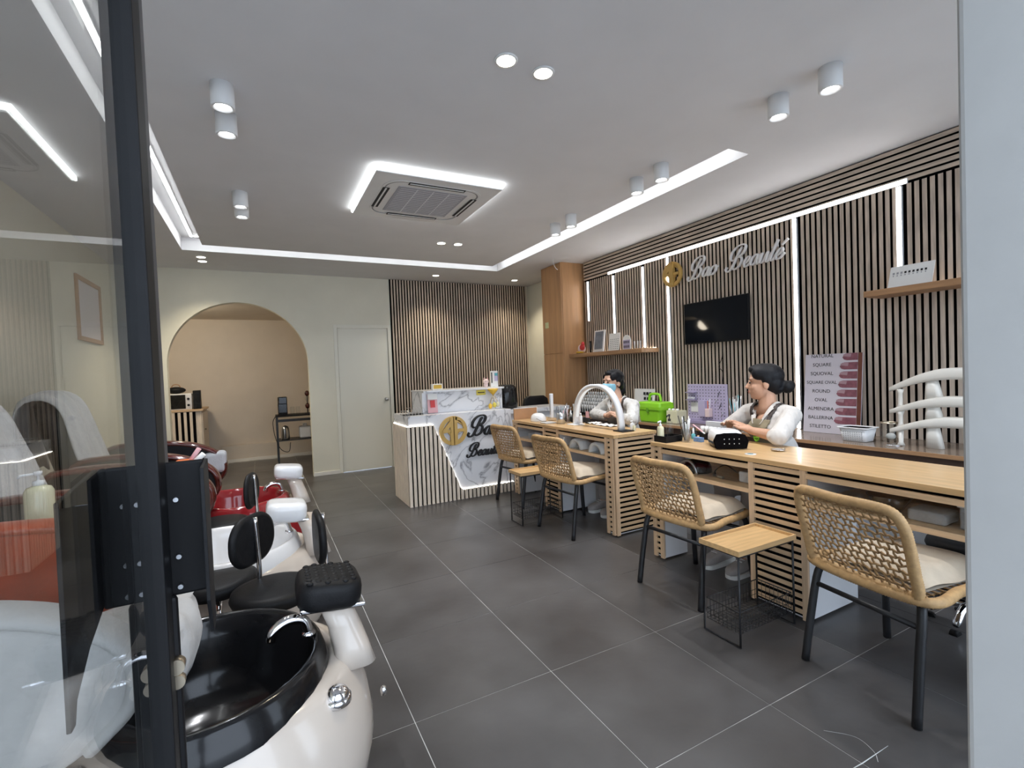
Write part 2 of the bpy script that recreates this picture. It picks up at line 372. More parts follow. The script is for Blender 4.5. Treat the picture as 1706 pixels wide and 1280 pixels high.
b = MB(); b.box(DX0-.045,DX0-.002,YB-.008,YB,0,DZ+.045).box(DX1+.002,DX1+.045,YB-.008,YB,0,DZ+.045).box(DX0-.002,DX1+.002,YB-.008,YB,DZ+.002,DZ+.045); struct(b.obj('trim_1','paint_door',bevel=.002))
b = MB(); b.box(AX+AR+.001,DX0-.046,YB-.012,YB,0,.05); struct(b.obj('baseboard_back','skirting',bevel=.003))
# alcove behind the arch
b = MB(); b.box(-1.45,.9,9.15,9.25,0,2.4); struct(b.obj('wall_alcove_back','paint_alcove'))
b = MB(); b.box(-1.55,-1.45,YB+.12,9.25,0,2.4); struct(b.obj('wall_alcove_left','paint_alcove'))
b = MB(); b.box(.8,.9,YB+.12,9.25,0,2.4); struct(b.obj('wall_alcove_right','paint_alcove'))
b = MB(); b.box(-1.45,.9,YB+.12,9.25,2.33,2.4); struct(b.obj('ceiling_alcove','paint_alcove'))
b = MB(); b.box(-.62,.8,9.06,9.15,0,.27); struct(b.obj('trim_2','paint_alcove',bevel=.006))
b = MB(); b.box(-.62,.8,9.045,9.06,0,.045); struct(b.obj('baseboard_alcove','skirting',bevel=.003))
# shop front: jamb beside the camera, lintel, unseen glass made full height for more daylight; open to the street
b = MB(); b.box(1.127,1.62,-.12,.40,0,2.9); struct(b.obj('wall_front_jamb','pillar',bevel=.012,seg=3))
b = MB(); b.box(XL,XR,-.12,.02,2.5,2.9); struct(b.obj('wall_front_lintel','pillar'))
struct(MB().box(1.62,XR,-.06,-.05,0,2.5).obj('window_front_right','clear_glass'))
struct(MB().box(XL,-.24,-.06,-.05,0,2.4).obj('window_front_left','clear_glass'))
b = MB(); b.box(-9,12,-9,-.12,-.16,-.02); struct(b.obj('street_pavement','asphalt'))

t = thing('alcove_lamp','round ceiling lamp inside the arched alcove','lamp',(-1.28,7.45,2.28))
MB().lathe([(.001,0),(.10,.0),(.12,.02),(.12,.049),(.001,.049)],(-1.28,7.45,2.28),28).obj('diffuser','led_warm',t)
lamp('POINT','glow',t,(-1.22,7.5,2.18),20,(1.0,.88,.70),shadow_soft_size=.12)
# slatted panelling on the right wall
PAN = struct(MB().box(XS,XR,1.0,5.165,0,ZC).obj('trim_3','felt')); PAN['label'] = 'dark felt backing that carries the wall slats'
LEDV = [(5.075,1.915,2.425),(4.57,1.51,2.405),(4.067,1.51,2.405),(3.702,.752,2.425),(2.356,.752,2.425),(1.652,1.80,2.425)]
pit = .0412; y = 5.15
while y > 1.02:
    z1 = 2.428; near = [l for l in LEDV if abs(l[0]-y) < .022]
    segs = [(0.003,z1)]
    if near:
        z0 = near[0][1]; segs = [(0.003,z0)] if z0 > .8 else [(0.003,.72)]
    for (a,c) in segs: piece('slat','slat_wood',PAN,XS-.020,XS,y-.0262,y,a,c,front=0)
    y -= pit
for k in range(6): piece('slat','slat_wood_h',PAN,XS-.018,XS,1.0,5.165,2.446+k*.0405,2.446+k*.0405+.027,front=0)
names = ['beside the tan column','above the left end of the small shelf','above the right end of the small shelf','running past the gold emblem','running down beside the second technician','above the upper right shelf']
for (yy,z0,z1),nm in zip(LEDV,names):
    t = thing('light_strip','vertical white LED strip in the slatted wall, '+nm,'light strip',(XS,yy,z0),'LED strips in the slatted wall')
    MB().box(XS-.022,XS-.0005,yy-.017,yy+.017,z0,z1).obj('profile','white_plastic',t,bevel=.002)
    MB().box(XS-.0245,XS-.0222,yy-.0125,yy+.0125,z0+.004,z1-.004).obj('diffuser','led',t)
t = thing('light_strip','long horizontal white LED strip along the top of the slatted wall','light strip',(XS,1.6,2.43),'LED strips in the slatted wall')
MB().box(XS-.028,XS-.0185,1.60,4.66,2.428,2.462).obj('profile','white_plastic',t)
MB().box(XS-.031,XS-.0282,1.605,4.655,2.432,2.458).obj('diffuser','led',t)
# slatted panelling on the back wall
PB = struct(MB().box(1.68,3.905,YB-.008,YB,0,ZC).obj('trim_4','felt'))
k = 0; x = 1.682
while x < 3.88: piece('slat','slat_wood',PB,x+.0165,x+.0395,YB-.027,YB-.008,.003,ZC-.004,front=1); x += pit

# ------------------------------------------------------------------ ceiling lights
for (lab,q) in (('left','-.573,-.551,2.16,5.86'),('back','-.55,2.83,5.825,5.847'),('right','2.835,2.857,2.16,5.80')):
    x0,x1,y0,y1 = eval('('+q+')')
    t = thing('cove_light','white LED strip inside the '+{'left':'ceiling slot over the pedicure chairs','back':'ceiling slot before the arched wall','right':'ceiling slot nearest the sign wall'}[lab],'light strip',((x0+x1)/2,(y0+y1)/2,ZC+.115),'LED strips in the ceiling slot')
    MB().box(x0-.004,x1+.004,y0,y1,ZC+.118,ZC+.13).obj('profile','white_plastic',t)
    MB().box(x0,x1,y0,y1,ZC+.112,ZC+.1178).obj('diffuser','led_cove',t)
def spot(x,y,label):
    t = thing('ceiling_spotlight',label,'spotlight',(x,y,ZC-.108),'surface mounted cylinder spotlights')
    b = MB(); b.lathe([(.001,.016),(.034,.014),(.040,.0),(.048,0),(.050,.003),(.050,.108),(.001,.108)],(x,y,ZC-.108),28); b.obj('housing','white_plastic',t)
    MB().lathe([(.001,.0),(.031,.0),(.031,.003),(.001,.003)],(x,y,ZC-.0955),20).obj('lens','led_spot',t)
    lamp('SPOT','beam',t,(x,y,ZC-.112),SPOT_W,(.95,.97,1.0),spot_size=math.radians(95),spot_blend=.7,shadow_soft_size=.03)
SPOT_W = 26
for x,y,l in ((-.098,2.615,'near one of the pair over the first foot spa'),(-.098,2.895,'far one of the pair over the first foot spa'),
    (-.073,4.045,'near one of the pair over the red foot spa'),(-.073,4.295,'far one of the pair over the red foot spa'),
    (2.465,1.337,'nearest one, over the near end of the desks'),(2.473,1.602,'second nearest one over the near desk'),
    (2.513,2.476,'nearer of the middle pair over the desks'),(2.524,2.734,'farther of the middle pair over the desks'),
    (2.535,3.60,'nearer of the far pair over the far desk'),(2.542,3.873,'farthest one, over the far desk')):
    spot(x,y,'white cylinder ceiling spotlight, '+l)
def down(x,y,label,w):
    t = thing('downlight',label,'downlight',(x,y,ZC-.006),'round recessed downlights')
    b = MB(); b.lathe([(.042,0),(.052,0),(.054,.0055),(.042,.0055)],(x,y,ZC-.006),28,open=True); b.obj('rim','white_plastic',t)
    MB().lathe([(.001,.0015),(.0418,.0015),(.0418,.004),(.001,.004)],(x,y,ZC-.006),24).obj('lens','led_down',t)
    lamp('SPOT','beam',t,(x,y,ZC-.012),w*2.6,(1.0,.88,.66),spot_size=math.radians(110),spot_blend=.8,shadow_soft_size=.04)
for x,y,l,w in ((1.031,1.917,'left one of the bright pair nearest the entrance',8),(1.23,1.927,'right one of the bright pair nearest the entrance',8),
    (-.518,6.239,'nearer one of the pair before the arch',15),(-.526,6.449,'farther one of the pair before the arch',15),
    (1.752,4.858,'left one of the pair over the reception',9),(1.935,4.844,'right one of the pair over the reception',9),
    (2.232,6.468,'over the left part of the slatted back wall',15),(3.48,6.474,'over the right part of the slatted back wall',15)):
    down(x,y,'round warm recessed ceiling downlight, '+l,w)
# ceiling cassette air conditioner with a lit surround
t = thing('air_conditioner','square ceiling cassette air conditioner with a glowing white border','air conditioner',(1.185,3.645,ZC-.046))
x0,x1,y0,y1 = .715,1.655,3.175,4.115
b = MB(); b.box(x0+.004,x1-.004,y0+.004,y1-.004,ZC-.030,ZC-.0005); b.obj('light_surround','led_ac',t)
ZP = ZC-.046
b = MB(); b.box(x0+.012,x1-.012,y0+.012,y1-.012,ZP,ZC-.0305); b.obj('panel','white_plastic',t,bevel=.004)
cx,cy = (x0+x1)/2,(y0+y1)/2
def rr(w,r,z): return [(px,py,z) for px,py in rrect(cx,cy,w,w,r,8)]
b = MB(); b.loft([rr(.735,.13,ZP-.0004),rr(.735,.13,ZP-.003),rr(.70,.12,ZP-.003),rr(.70,.12,ZP-.0004)],False,False,False); b.obj('bezel','white_plastic',t)
b = MB(); b.loft([rr(.698,.12,ZP-.0003),rr(.698,.12,ZP-.0016),rr(.676,.11,ZP-.0016),rr(.676,.11,ZP-.0003)],False,False,False); b.obj('groove','grey_fabric',t)
b = MB(); b.box(cx-.26,cx+.26,cy-.26,cy+.26,ZP-.004,ZP-.0004); GR = b.obj('grille','grille_grey',t,bevel=.002)
for k in range(14): piece('grille_slat','white_board',GR,cx-.24,cx+.24,cy-.235+k*.036,cy-.231+k*.036,ZP-.0052,ZP-.0041)
for k in range(3): piece('grille_rib','white_board',GR,cx-.125+.12*k,cx-.115+.12*k,cy-.25,cy+.25,ZP-.0062,ZP-.0053)
for (lx,ly,wx,wy) in ((cx,cy-.335,.42,.05),(cx,cy+.335,.42,.05),(cx-.335,cy,.05,.42),(cx+.335,cy,.05,.42)):
    piece('louver','ink',t,lx-wx/2,lx+wx/2,ly-wy/2,ly+wy/2,ZP-.0038,ZP-.0032)
    s2 = .012; piece('vane','white_plastic',t,lx-(wx/2-.01 if wx>wy else s2/2),lx+(wx/2-.01 if wx>wy else s2/2),ly-(wy/2-.01 if wy>wx else s2/2),ly+(wy/2-.01 if wy>wx else s2/2),ZP-.0065,ZP-.0039)
tag(MB().tube(spline([(3.30,5.09,ZC),(3.305,5.10,2.63),(3.35,5.13,2.585),(3.40,5.16,2.57)],6),.004,6).obj('loose_cable','white_plastic'),'short white cable hanging from the ceiling before the tan column','cable')

# ------------------------------------------------------------------ fixtures on the walls
t = thing('tall_cabinet','tall tan wooden cabinet column reaching the ceiling','cabinet',(3.72,5.43,0))
MB().box(3.49,XR-.001,5.205,5.69,0,ZC-.001).obj('body','column_wood',t,bevel=.002)
d1 = MB().box(3.474,3.4895,5.21,5.685,1.517,ZC-.004).obj('door','column_wood',t,bevel=.002); MB().box(3.474,3.4895,5.21,5.685,.06,1.511).obj('door','column_wood',t,bevel=.002)
b = MB(); b.box(3.466,3.4738,5.535,5.615,1.865,1.945); sw = b.obj('switch_plate','yellow',t,bevel=.004); sw['label'] = 'pale yellow square plate'; MATS['yellow']
sw.data.materials.clear(); sw.data.materials.append(mat('pale_yellow',(.62,.62,.34),.5,noise=.05))
t = thing('wall_shelf','small wooden wall shelf with stands, next to the tan column','shelf',(3.70,4.5,1.45))
MB().box(3.56,XS-.0185,3.86,5.20,1.45,1.495).obj('board','shelf_wood',t,bevel=.003); MB().box(3.795,3.8045,3.9,5.15,1.4952,1.4995).obj('light_strip','led_warm',t)
t = thing('wall_shelf','wooden wall shelf high at the right, holding one card','shelf',(3.70,1.4,1.72))
MB().box(3.58,XS-.0185,1.05,1.765,1.70,1.74).obj('board','shelf_wood',t,bevel=.003); MB().box(3.795,3.8045,1.08,1.74,1.7402,1.7445).obj('light_strip','led_warm',t)
t = thing('television','flat black television mounted on the slatted wall under the sign','television',(3.77,3.11,1.5))
MB().box(3.765,3.79,2.752,3.468,1.498,1.90).obj('housing','black_plastic',t,bevel=.006)
MB().box(3.7635,3.7648,2.762,3.458,1.512,1.890).obj('screen','screen',t)
MB().box(3.79,XS-.018,3.0,3.2,1.6,1.8).obj('bracket','black_metal',t)
tag(MB().tube(spline([(3.798,3.05,1.49),(3.80,3.06,1.36),(3.799,3.10,1.27),(3.80,3.06,1.22),(3.80,3.07,1.1)],6),.003,6).obj('power_cable','black_plastic'),'thin black cable hanging below the television','cable')
# cursive lettering built from pen strokes
GL = {'B':(.92,[[(.02,.16),(-.02,.05),(.08,-.05),(.24,.02),(.36,.25),(.46,.55),(.56,.80),(.64,.88)],
                [(.40,.42),(.24,.40),(.12,.52),(.16,.76),(.36,.95),(.62,1.0),(.80,.90),(.76,.66),(.56,.50),(.50,.48),(.66,.46),(.74,.30),(.66,.10),(.46,-.01),(.33,.06)]]),
      'a':(.46,[[(.36,.33),(.24,.41),(.08,.30),(.03,.10),(.12,.0),(.26,.10),(.36,.40),(.33,.10),(.40,.0),(.52,.14)]]),
      'o':(.42,[[(.24,.41),(.08,.30),(.03,.10),(.14,.0),(.28,.08),(.35,.26),(.27,.40),(.33,.30),(.46,.34)]]),
      'e':(.36,[[(-.02,.12),(.16,.18),(.28,.30),(.24,.41),(.12,.36),(.04,.16),(.10,.01),(.24,.03),(.40,.16)]]),
      'u':(.48,[[(.0,.14),(.10,.40),(.06,.10),(.13,.0),(.26,.12),(.36,.40),(.33,.10),(.40,.0),(.52,.14)]]),
      't':(.30,[[(.02,.14),(.16,.44),(.26,.80),(.14,.36),(.10,.08),(.18,.0),(.32,.14)],[(.04,.52),(.32,.55)]]),
      'é':(.40,[[(-.02,.12),(.16,.18),(.28,.30),(.24,.41),(.12,.36),(.04,.16),(.10,.01),(.24,.03),(.40,.20)],[(.20,.54),(.42,.72)]])}
def script(word, org, U, V, N, h, m, parent, r=.035, shear=.28, deep=1.0):
    """word in joined handwriting: U runs right, V up, N out of the wall; h = cap height"""
    org,U,V,N = Vector(org),Vector(U),Vector(V),Vector(N); x = 0
    for ch in word:
        if ch == ' ': x += .55; continue
        adv, strokes = GL[ch]; b = MB()
        for st in strokes:
            pts = spline([(p[0],p[1],0) for p in st],7); L = len(pts); P3 = []; rs = []
            for i,p in enumerate(pts):
                q = pts[min(i+1,L-1)]-pts[max(i-1,0)]; dn = abs(q.y)/(q.length+1e-6)
                P3.append(org+U*((x+p.x+shear*p.y)*h)+V*(p.y*h)); rs.append(h*r*(.55+.65*dn))
            b.tube(P3,rs,8)
        me = b.obj('letter',m,parent); x += adv*.93
    return x
def emblem(b, c, U, V, N, R, th):
    """round emblem: disc of two halves with four openings, slit down the middle"""
    c,U,V,N = Vector(c),Vector(U),Vector(V),Vector(N); n = 24
    def P(x,y,a): return c+U*x*R+V*y*R+N*a
    cnt = [0]
    def plate(poly):
        cnt[0] += 1; e = th+.0004*(cnt[0] if len(poly)>4 or cnt[0]%25==0 else 0)
        k = len(poly); b.add([P(x,y,.0002*len(poly)) for x,y in poly]+[P(x,y,e) for x,y in poly],[tuple(range(k)),tuple(range(2*k-1,k-1,-1))]+[(j,j+k,(j+1)%k+k,(j+1)%k) for j in range(k)])
    for s in (-1,1):
        a0,a1 = math.asin(.02),math.pi-math.asin(.02)
        for k in range(n):
            t0,t1 = -math.pi/2+math.pi*k/n,-math.pi/2+math.pi*(k+1)/n
            q = [(s*max(.02,rr*math.cos(tt)),rr*math.sin(tt)) for rr,tt in ((1,t0),(1,t1),(.74,t1),(.74,t0))]
            plate(q if s>0 else q[::-1])
        cnt[0] = 24 if s<0 else 49; plate([(s*.02,-.95),(s*.24,-.92),(s*.24,.92),(s*.02,.95)][::s])
        cnt[0] = 24; plate([(s*.2,-.10),(s*.78,-.10),(s*.78,.10),(s*.2,.10)][::s])
        if s<0: plate([(-.02,.55),(-.02,.95),(-.75,.1),(-.75,-.12),(-.6,-.1)]); plate([(-.2,-.1),(-.2,-.4),(-.42,-.1)])
        else: plate([(.2,.74),(.5,.66),(.72,.3),(.2,.62)]); plate([(.2,-.1),(.2,-.34),(.45,-.1)])
t = thing('wall_emblem','round gold emblem with cut-out letters on the slatted wall','emblem',(XS-.03,3.614,2.09))
b = MB(); emblem(b,(XS-.034,3.614,2.228),(0,-1,0),(0,0,1),(-1,0,0),.127,.022); b.obj('disc','gold',t)
b = MB(); b.box(XS-.034,XS-.018,3.56,3.57,2.2,2.26).box(XS-.034,XS-.018,3.66,3.67,2.2,2.26); b.obj('standoff','black_metal',t)
t = thing('wall_sign','silver handwritten shop name sign on the slatted wall above the television','sign',(XS-.03,2.9,2.12))
script('Bao Beauté',(XS-.034,3.425,2.135),(0,-1,0),(0,0,1),(-1,0,0),.198,'silver',t,r=.058)
# ------------------------------------------------------------------ nail desks
ZT = .787
def slot_panel(t, plane, at, a0, a1, z0, z1, inward, st=.030, nm='panel'):
    """ladder panel: two stiles and evenly spaced rails proud of a dark board; plane 'x' faces -x, 'y' faces -y"""
    th = .014
    def pc(name, m, u0,u1,w0,w1,d0,d1):
        fr = None if name!='rail' else (0 if plane=='x' else 1)
        if plane=='x': piece(name,m,t,at+d0,at+d1,u0,u1,w0,w1,front=fr)
        else: piece(name,m,t,u0,u1,at+d0,at+d1,w0,w1,front=fr)
    pc('backing','felt',a0+.002,a1-.002,z0+.012,z1-.001,th,th+.004)
    pc('stile','pine_z',a0,a0+st,z0,z1,0,th); pc('stile','pine_z',a1-st,a1,z0,z1,0,th)
    z = z1-.004; 
    while z-.0235 > z0+.008:
        pc('rail','pine' if plane=='x' else 'pine_x',a0+st,a1-st,z-.0235,z,.002,th); z -= .0385
def desk(t, x0, x1, y0, y1, panels, bays, endpanel=None):
    MB().box(x0-.004,x1,y0-(.006 if endpanel else 0),y1,ZT-.026,ZT).obj('table_top','tabletop',t,bevel=.002)
    for (a0,a1,dep) in panels:
        slot_panel(t,'x',x0,a0,a1,.012,ZT-.0265,1)
        MB().box(x0+.019,x0+dep,a0+.003,a1-.003,.014,ZT-.027).obj('cabinet_body','white_board',t)
    for (a0,a1) in bays:
        piece('rail','pine',t,x0,x0+.014,a0,a1,ZT-.065,ZT-.040)
        piece('shadow_board','felt',t,x0+.015,x0+.019,a0,a1,ZT-.066,ZT-.0265)
        MB().box(x0,x1-.03,a0,a1,.588,.612).obj('shelf','pine',t,bevel=.0015)
        MB().box(x1-.028,x1-.012,a0,a1,.59,ZT-.027).obj('back_board','white_board',t)
        MB().box(x0+.004,x0+.008,a0+.002,a1-.002,.6125,.70).obj('glass_front','clear_glass',t)
    if endpanel:
        slot_panel(t,'y',y0,x0+.012,x1-.004,.012,ZT-.0265,1)
        MB().box(x0+.02,x1-.006,y0+.0185,y0+.034,.014,ZT-.027).obj('side_board','white_board',t)
T1 = thing('nail_desk','far wooden nail desk with slotted end panel, arched lamp on top','desk',(2.55,3.7,0))
desk(T1,2.345,2.775,2.876,4.53,[(2.876+.020,2.99,.10),(3.65,3.915,.40),(4.44,4.53,.40)],[(2.99,3.65),(3.915,4.44)],True)
T2 = thing('nail_desk','near wooden nail desk with slotted panels, black and white lamp on top','desk',(2.55,1.5,0))
desk(T2,2.325,2.80,.45,2.462,[(2.37,2.462,.22),(1.414,1.727,.44),(.45,.60,.44)],[(1.727,2.37),(.60,1.414)])
# long sideboard along the slatted wall
t = thing('sideboard','long low sideboard with glossy brown top along the slatted wall','sideboard',(3.55,3.1,0))
MB().box(3.315,XS-.019,1.0,5.16,.728,.75).obj('top','bench_top',t,bevel=.002); MB().box(3.305,3.3145,1.0,5.16,.728,.751).obj('edge_strip','shelf_wood',t)
MB().box(3.33,XS-.019,1.0,5.16,.64,.727).obj('shadow_box','bench_dark',t);  # dark box painted as the shaded recess below the top
for k in range(6):
    yy = 1.0+k*.832; MB().box(3.34,XS-.02,yy-.0 if k==0 else yy-.012,yy+.02 if k<5 else yy,0,.64).obj('support','white_board',t)
MB().box(3.74,XS-.02,1.0,5.16,.02,.64).obj('back_board','white_board',t)

# ------------------------------------------------------------------ rattan chairs (built facing +x, back rest towards -x)
def wrap(pts, r):
    """closed cane tube wound with cord: the radius ripples along its length"""
    p = spline(pts,12,True); d = [0]
    for i in range(len(p)): d.append(d[-1]+(p[(i+1)%len(p)]-p[i]).length)
    n = int(d[-1]/.0048)//2*2; out = []; k = 0
    for i in range(n):
        q = d[-1]*i/n
        while d[k+1] < q: k += 1
        out.append(p[k].lerp(p[(k+1)%len(p)],(q-d[k])/(d[k+1]-d[k])))
    return MB().tube(out,[r if i%2 else r-.0024 for i in range(n)],9,True)
def make_chair(label):
    t = thing('rattan_chair',label,'chair',(0,0,0),'rattan chairs at the nail desks')
    # seat ring and back frame of wrapped cane
    w, d, zs = .205, .42, .435
    seat = [(-.02,-w,zs),(-.02,w,zs),(.18,w+.008,zs),(d-.06,w-.005,zs),(d,w-.06,zs-.005),(d+.01,0,zs-.008),(d,-w+.06,zs-.005),(d-.06,-w+.005,zs),(.18,-w-.008,zs)]
    wrap(seat,.0195).obj('seat_frame','rattan',t)
    def bp(u, v):     # u across -1..1, v up 0..1 : gently curved leaning back
        return Vector((-.03-.115*v+.05*(u*u)*.5*(.4+v), u*w*(1.0+.03*v), zs+.015+.318*v))
    bk = [bp(-.97,0),bp(-1,.3),bp(-1,.62),bp(-.97,.82),bp(-.86,.96),bp(-.6,1.0),bp(0,1.0),bp(.6,1.0),bp(.86,.96),bp(.97,.82),bp(1,.62),bp(1,.3),bp(.97,0),bp(.6,-.02),bp(0,-.03),bp(-.6,-.02)]
    wrap(bk,.020).obj('back_frame','rattan',t)
    wv = MB(); NU, NV = 14, 12
    for j in range(1,NV):
        v = .0+1.0*j/NV; um = .955 if v<.8 else .955-.5*(v-.8)
        wv.tube([bp(-um+2*um*i/(2*NU),v+.012*(1 if (i+j)%2 else -1)*(.6 if i%4<2 else 1))+Vector((.0035*(-1)**(i//2+j),0,0)) for i in range(2*NU+1)],.0046,5)
    for j in range(0,NV):
        v0,v1 = j/NV,(j+1)/NV; um = .93 if v1<.85 else .93-.5*(v1-.85)
        for i in range(1,NU):
            u = -um+2*um*(i+(.42 if j%2 else 0)-.2)/NU
            if abs(u)<.95: wv.tube([bp(u-.012,v0),bp(u+.020*math.sin(i*3.1+j),(v0+v1)/2),bp(u+.012,v1)],.0043,5)
    wv.obj('woven_back','rattan_cord',t)
    ws = MB(); 
    for i in range(1,12): ws.tube([(.0+.035*i,-w*.96,zs),(.0+.035*i,0,zs-.012),(.0+.035*i,w*.96,zs)],.004,5)
    for i in range(-4,5): ws.tube([(0,i*.045,zs-.003),(.2,i*.045,zs-.012),(.41,i*.042,zs-.004)],.004,5)
    ws.obj('woven_seat','rattan_cord',t)
    # cushion
    def cu(a,b2):
        x = .04+.37*a; y = -.185+.37*b2; e = min(a,1-a,b2,1-b2); return (x+.012*math.sin(b2*5),y,zs+.022+.055*min(1,(e*7))**.5+.006*math.sin(9*a+4*b2))
    def cl(a,b2): p = cu(a,b2); return (p[0],p[1],zs+.012)
    b = MB(); b.grid(cu,14,14); b.grid(cl,14,14); b.obj('cushion','cushion',t,sub=1)
    lb = 'black tubular steel'
    for s in (-1,1):
        MB().tube(spline([(.03,s*(w-.03),zs-.015),(.0,s*(w-.005),zs-.05),(-.035,s*(w+.005),.2),(-.065,s*(w+.012),.002)],5),.0160,10).obj('leg','black_metal',t)
        MB().tube(spline([(.34,s*(w-.04),zs-.02),(.385,s*(w-.02),zs-.05),(.40,s*(w-.012),.2),(.425,s*(w+.0),.002)],5),.0160,10).obj('leg','black_metal',t)
        MB().tube([(.03,s*(w-.03),zs-.022),(.34,s*(w-.04),zs-.026)],.010,8).obj('side_rail','black_metal',t)
    MB().tube([(-.012,-w,zs-.10),(-.012,w,zs-.10)],.0105,8).obj('stretcher','black_metal',t)
    MB().tube([(.39,-w+.02,zs-.10),(.39,w-.02,zs-.10)],.0105,8).obj('stretcher','black_metal',t)
    return t
ch = make_chair('woven rattan chair with beige cushion, nearest to the entrance jamb')
spots = [((2.07,1.035,0),math.radians(-9),None),((2.045,2.00,0),math.radians(3),'woven rattan chair at the near desk, behind the wooden tray table'),
         ((2.085,3.24,0),math.radians(6),'woven rattan chair in front of the arched lamp, at the far desk'),((2.17,4.205,0),math.radians(8),'farthest woven rattan chair, against the marble reception desk')]
for i,(l,a,lab) in enumerate(spots):
    if i==0: ch.location = l; ch.rotation_euler = (0,0,a)
    else: copy_tree(ch,l,a,lab)
def side_table(label):
    t = thing('tray_table',label,'side table',(0,0,0),'tray tables beside the rattan chairs')
    L, Wd, H = .42, .222, .45
    MB().box(0,L,0,Wd,H-.024,H-.013).obj('tray_bottom','tray_wood',t)
    for q in ((0,L,0,.009),(0,L,Wd-.009,Wd),(0,.009,.009,Wd-.009),(L-.009,L,.009,Wd-.009)): MB().box(*q,H-.013,H).obj('tray_rim','tray_wood',t)
    s = .0065
    for x in (.012,L-.012):
        b = MB(); b.tube([(x,.012,s),(x,.012,H-.031),(x,Wd-.012,H-.031),(x,Wd-.012,s)],s,4,True); b.obj('leg_frame','black_metal',t)
    for y in (.012,Wd-.012): MB().tube([(.012,y,H-.031),(L-.012,y,H-.031)],s,4).obj('rail','black_metal',t)
    b = MB(); zb = .06; zt = .16
    for (pa,pb) in (((.02,.02),(L-.02,.02)),((.02,Wd-.02),(L-.02,Wd-.02)),((.02,.02),(.02,Wd-.02)),((L-.02,.02),(L-.02,Wd-.02))):
        pa,pb = Vector((*pa,0)),Vector((*pb,0))
        for z in (zb,.085,.11,zt): b.tube([pa+Vector((0,0,z)),pb+Vector((0,0,z))],.0016 if z<zt else .003,4)
        n = int((pb-pa).length/.022)
        for k in range(n+1): p = pa.lerp(pb,k/n); b.tube([p+Vector((0,0,zb)),p+Vector((0,0,zt))],.0014,4)
    for k in range(1,17): b.tube([(.02+k*.0224,.02,zb),(.02+k*.0224,Wd-.02,zb)],.0014,4)
    for k in range(1,8): b.tube([(.02,.02+k*.0225,zb),(L-.02,.02+k*.0225,zb)],.0014,4)
    b.obj('wire_basket','black_metal',t); return t
st = side_table('wooden tray table with black wire basket, beside the nearest chair'); st.location = (1.862,1.441,0)
copy_tree(st,(1.87,3.505,0),0,'wooden tray table with wire basket, between the two far chairs')

# ------------------------------------------------------------------ reception desk
t = thing('reception_desk','white marble reception desk with lit wooden slat apron and gold emblem','reception desk',(1.8,4.95,0)); RD = t
x0,x1,yf,yb = 1.262,2.40,4.665,5.24
MB().box(x0,x1,yf,yb,.0,.895).obj('marble_body','marble',t,bevel=.002)
MB().box(x0+.21,x1,yf+.20,yf+.235,.8955,1.115).obj('marble_upstand','marble',t,bevel=.002)
MB().box(x0+.21,x1,yf+.14,yb+.02,1.1155,1.135).obj('marble_ledge','marble',t,bevel=.002)
MB().box(x0+.21,x0+.235,yf+.236,yb,.8955,1.115).obj('marble_end','marble',t,bevel=.002)
# slat apron on the front: full height at the left, falling to a low strip
def ztop(x): return .795 if x < 1.512 else max(.10,.795-(x-1.512)/(1.785-1.512)*(.795-.10))
b = MB(); b.prism([(1.24,.004),(2.40,.004),(2.40,.094),(1.787,.094),(1.512,.79),(1.24,.79)],'xz',yf-.011,yf-.0005); b.obj('apron_backing','felt',t)
x = 1.2405
while x < 2.39:
    xa, xb = x, x+.0285; za, zb = ztop(xa), ztop(xb)
    MB().prism([(xa,.002),(xb,.002),(xb,zb),(xa,za)],'xz',yf-.027,yf-.011).obj('slat','slat_wood_desk',t); x += .0447
b = MB(); b.tube([(1.262,yf-.004,.794),(1.508,yf-.004,.794),(1.784,yf-.004,.098),(2.40,yf-.004,.095)],.0030,6); b.obj('light_strip','led_desk',t)
y = yf-.011
while y < yb-.02: piece('slat','slat_wood_desk',t,1.2405,1.2615,y,y+.0295,.002,.79); y += .0447
piece('apron_backing','felt',t,1.2575,1.2618,yf,yb,.004,.788)
MB().tube([(1.2585,yf,.792),(1.2585,yb,.792)],.0028,6).obj('light_strip','led_desk',t)
b = MB(); emblem(b,(1.722,yf-.004,.718),(1,0,0),(0,0,1),(0,-1,0),.15,.02); b.obj('emblem','gold',t)
script('Bao',(1.885,yf-.014,.648),(1,0,0),(0,0,1),(0,-1,0),.205,'ink',t,r=.066,shear=.22)
script('Beauté',(1.862,yf-.014,.432),(1,0,0),(0,0,1),(0,-1,0),.138,'ink',t,r=.074,shear=.22)
def small(name,label,cat,loc,group=None): return thing(name,label,cat,loc,group)
t = small('card_rack','chrome wire rack on the left end of the reception desk','rack',(1.38,4.74,.895))
b = MB(); b.tube([(1.27,4.69,.9),(1.27,5.0,.9),(1.27,5.0,.93),(1.27,4.69,.95)],.004,6,True); b.obj('frame','steel',t)
for k in range(6):
    xx = 1.285+k*.032; b = MB(); b.tube([(xx,4.70,.899),(xx,4.70,.955),(xx,4.78,.975)],.0025,5); b.obj('wire','steel',t)
MB().box(1.265,1.46,4.80,4.88,.8955,.905).obj('tray','black_plastic',t)
t = small('pink_card','pink printed card in a clear stand leaning on the marble upstand','card',(1.57,4.83,.895))
MB().obox((1.572,4.835,1.0),(.105,.004,.20),rotx(-.12)).obj('card','pink',t); MB().obox((1.572,4.8305,1.07),(.105,.003,.06),rotx(-.12)).obj('header','paper',t); MB().obox((1.572,4.826,.995),(.05,.002,.075),rotx(-.12)).obj('motif','red',t)
MB().box(1.515,1.63,4.81,4.853,.8955,.9).obj('stand','acrylic',t)
t = small('photo_cube','small cream box with floral print on the marble ledge','box',(1.64,4.89,1.135))
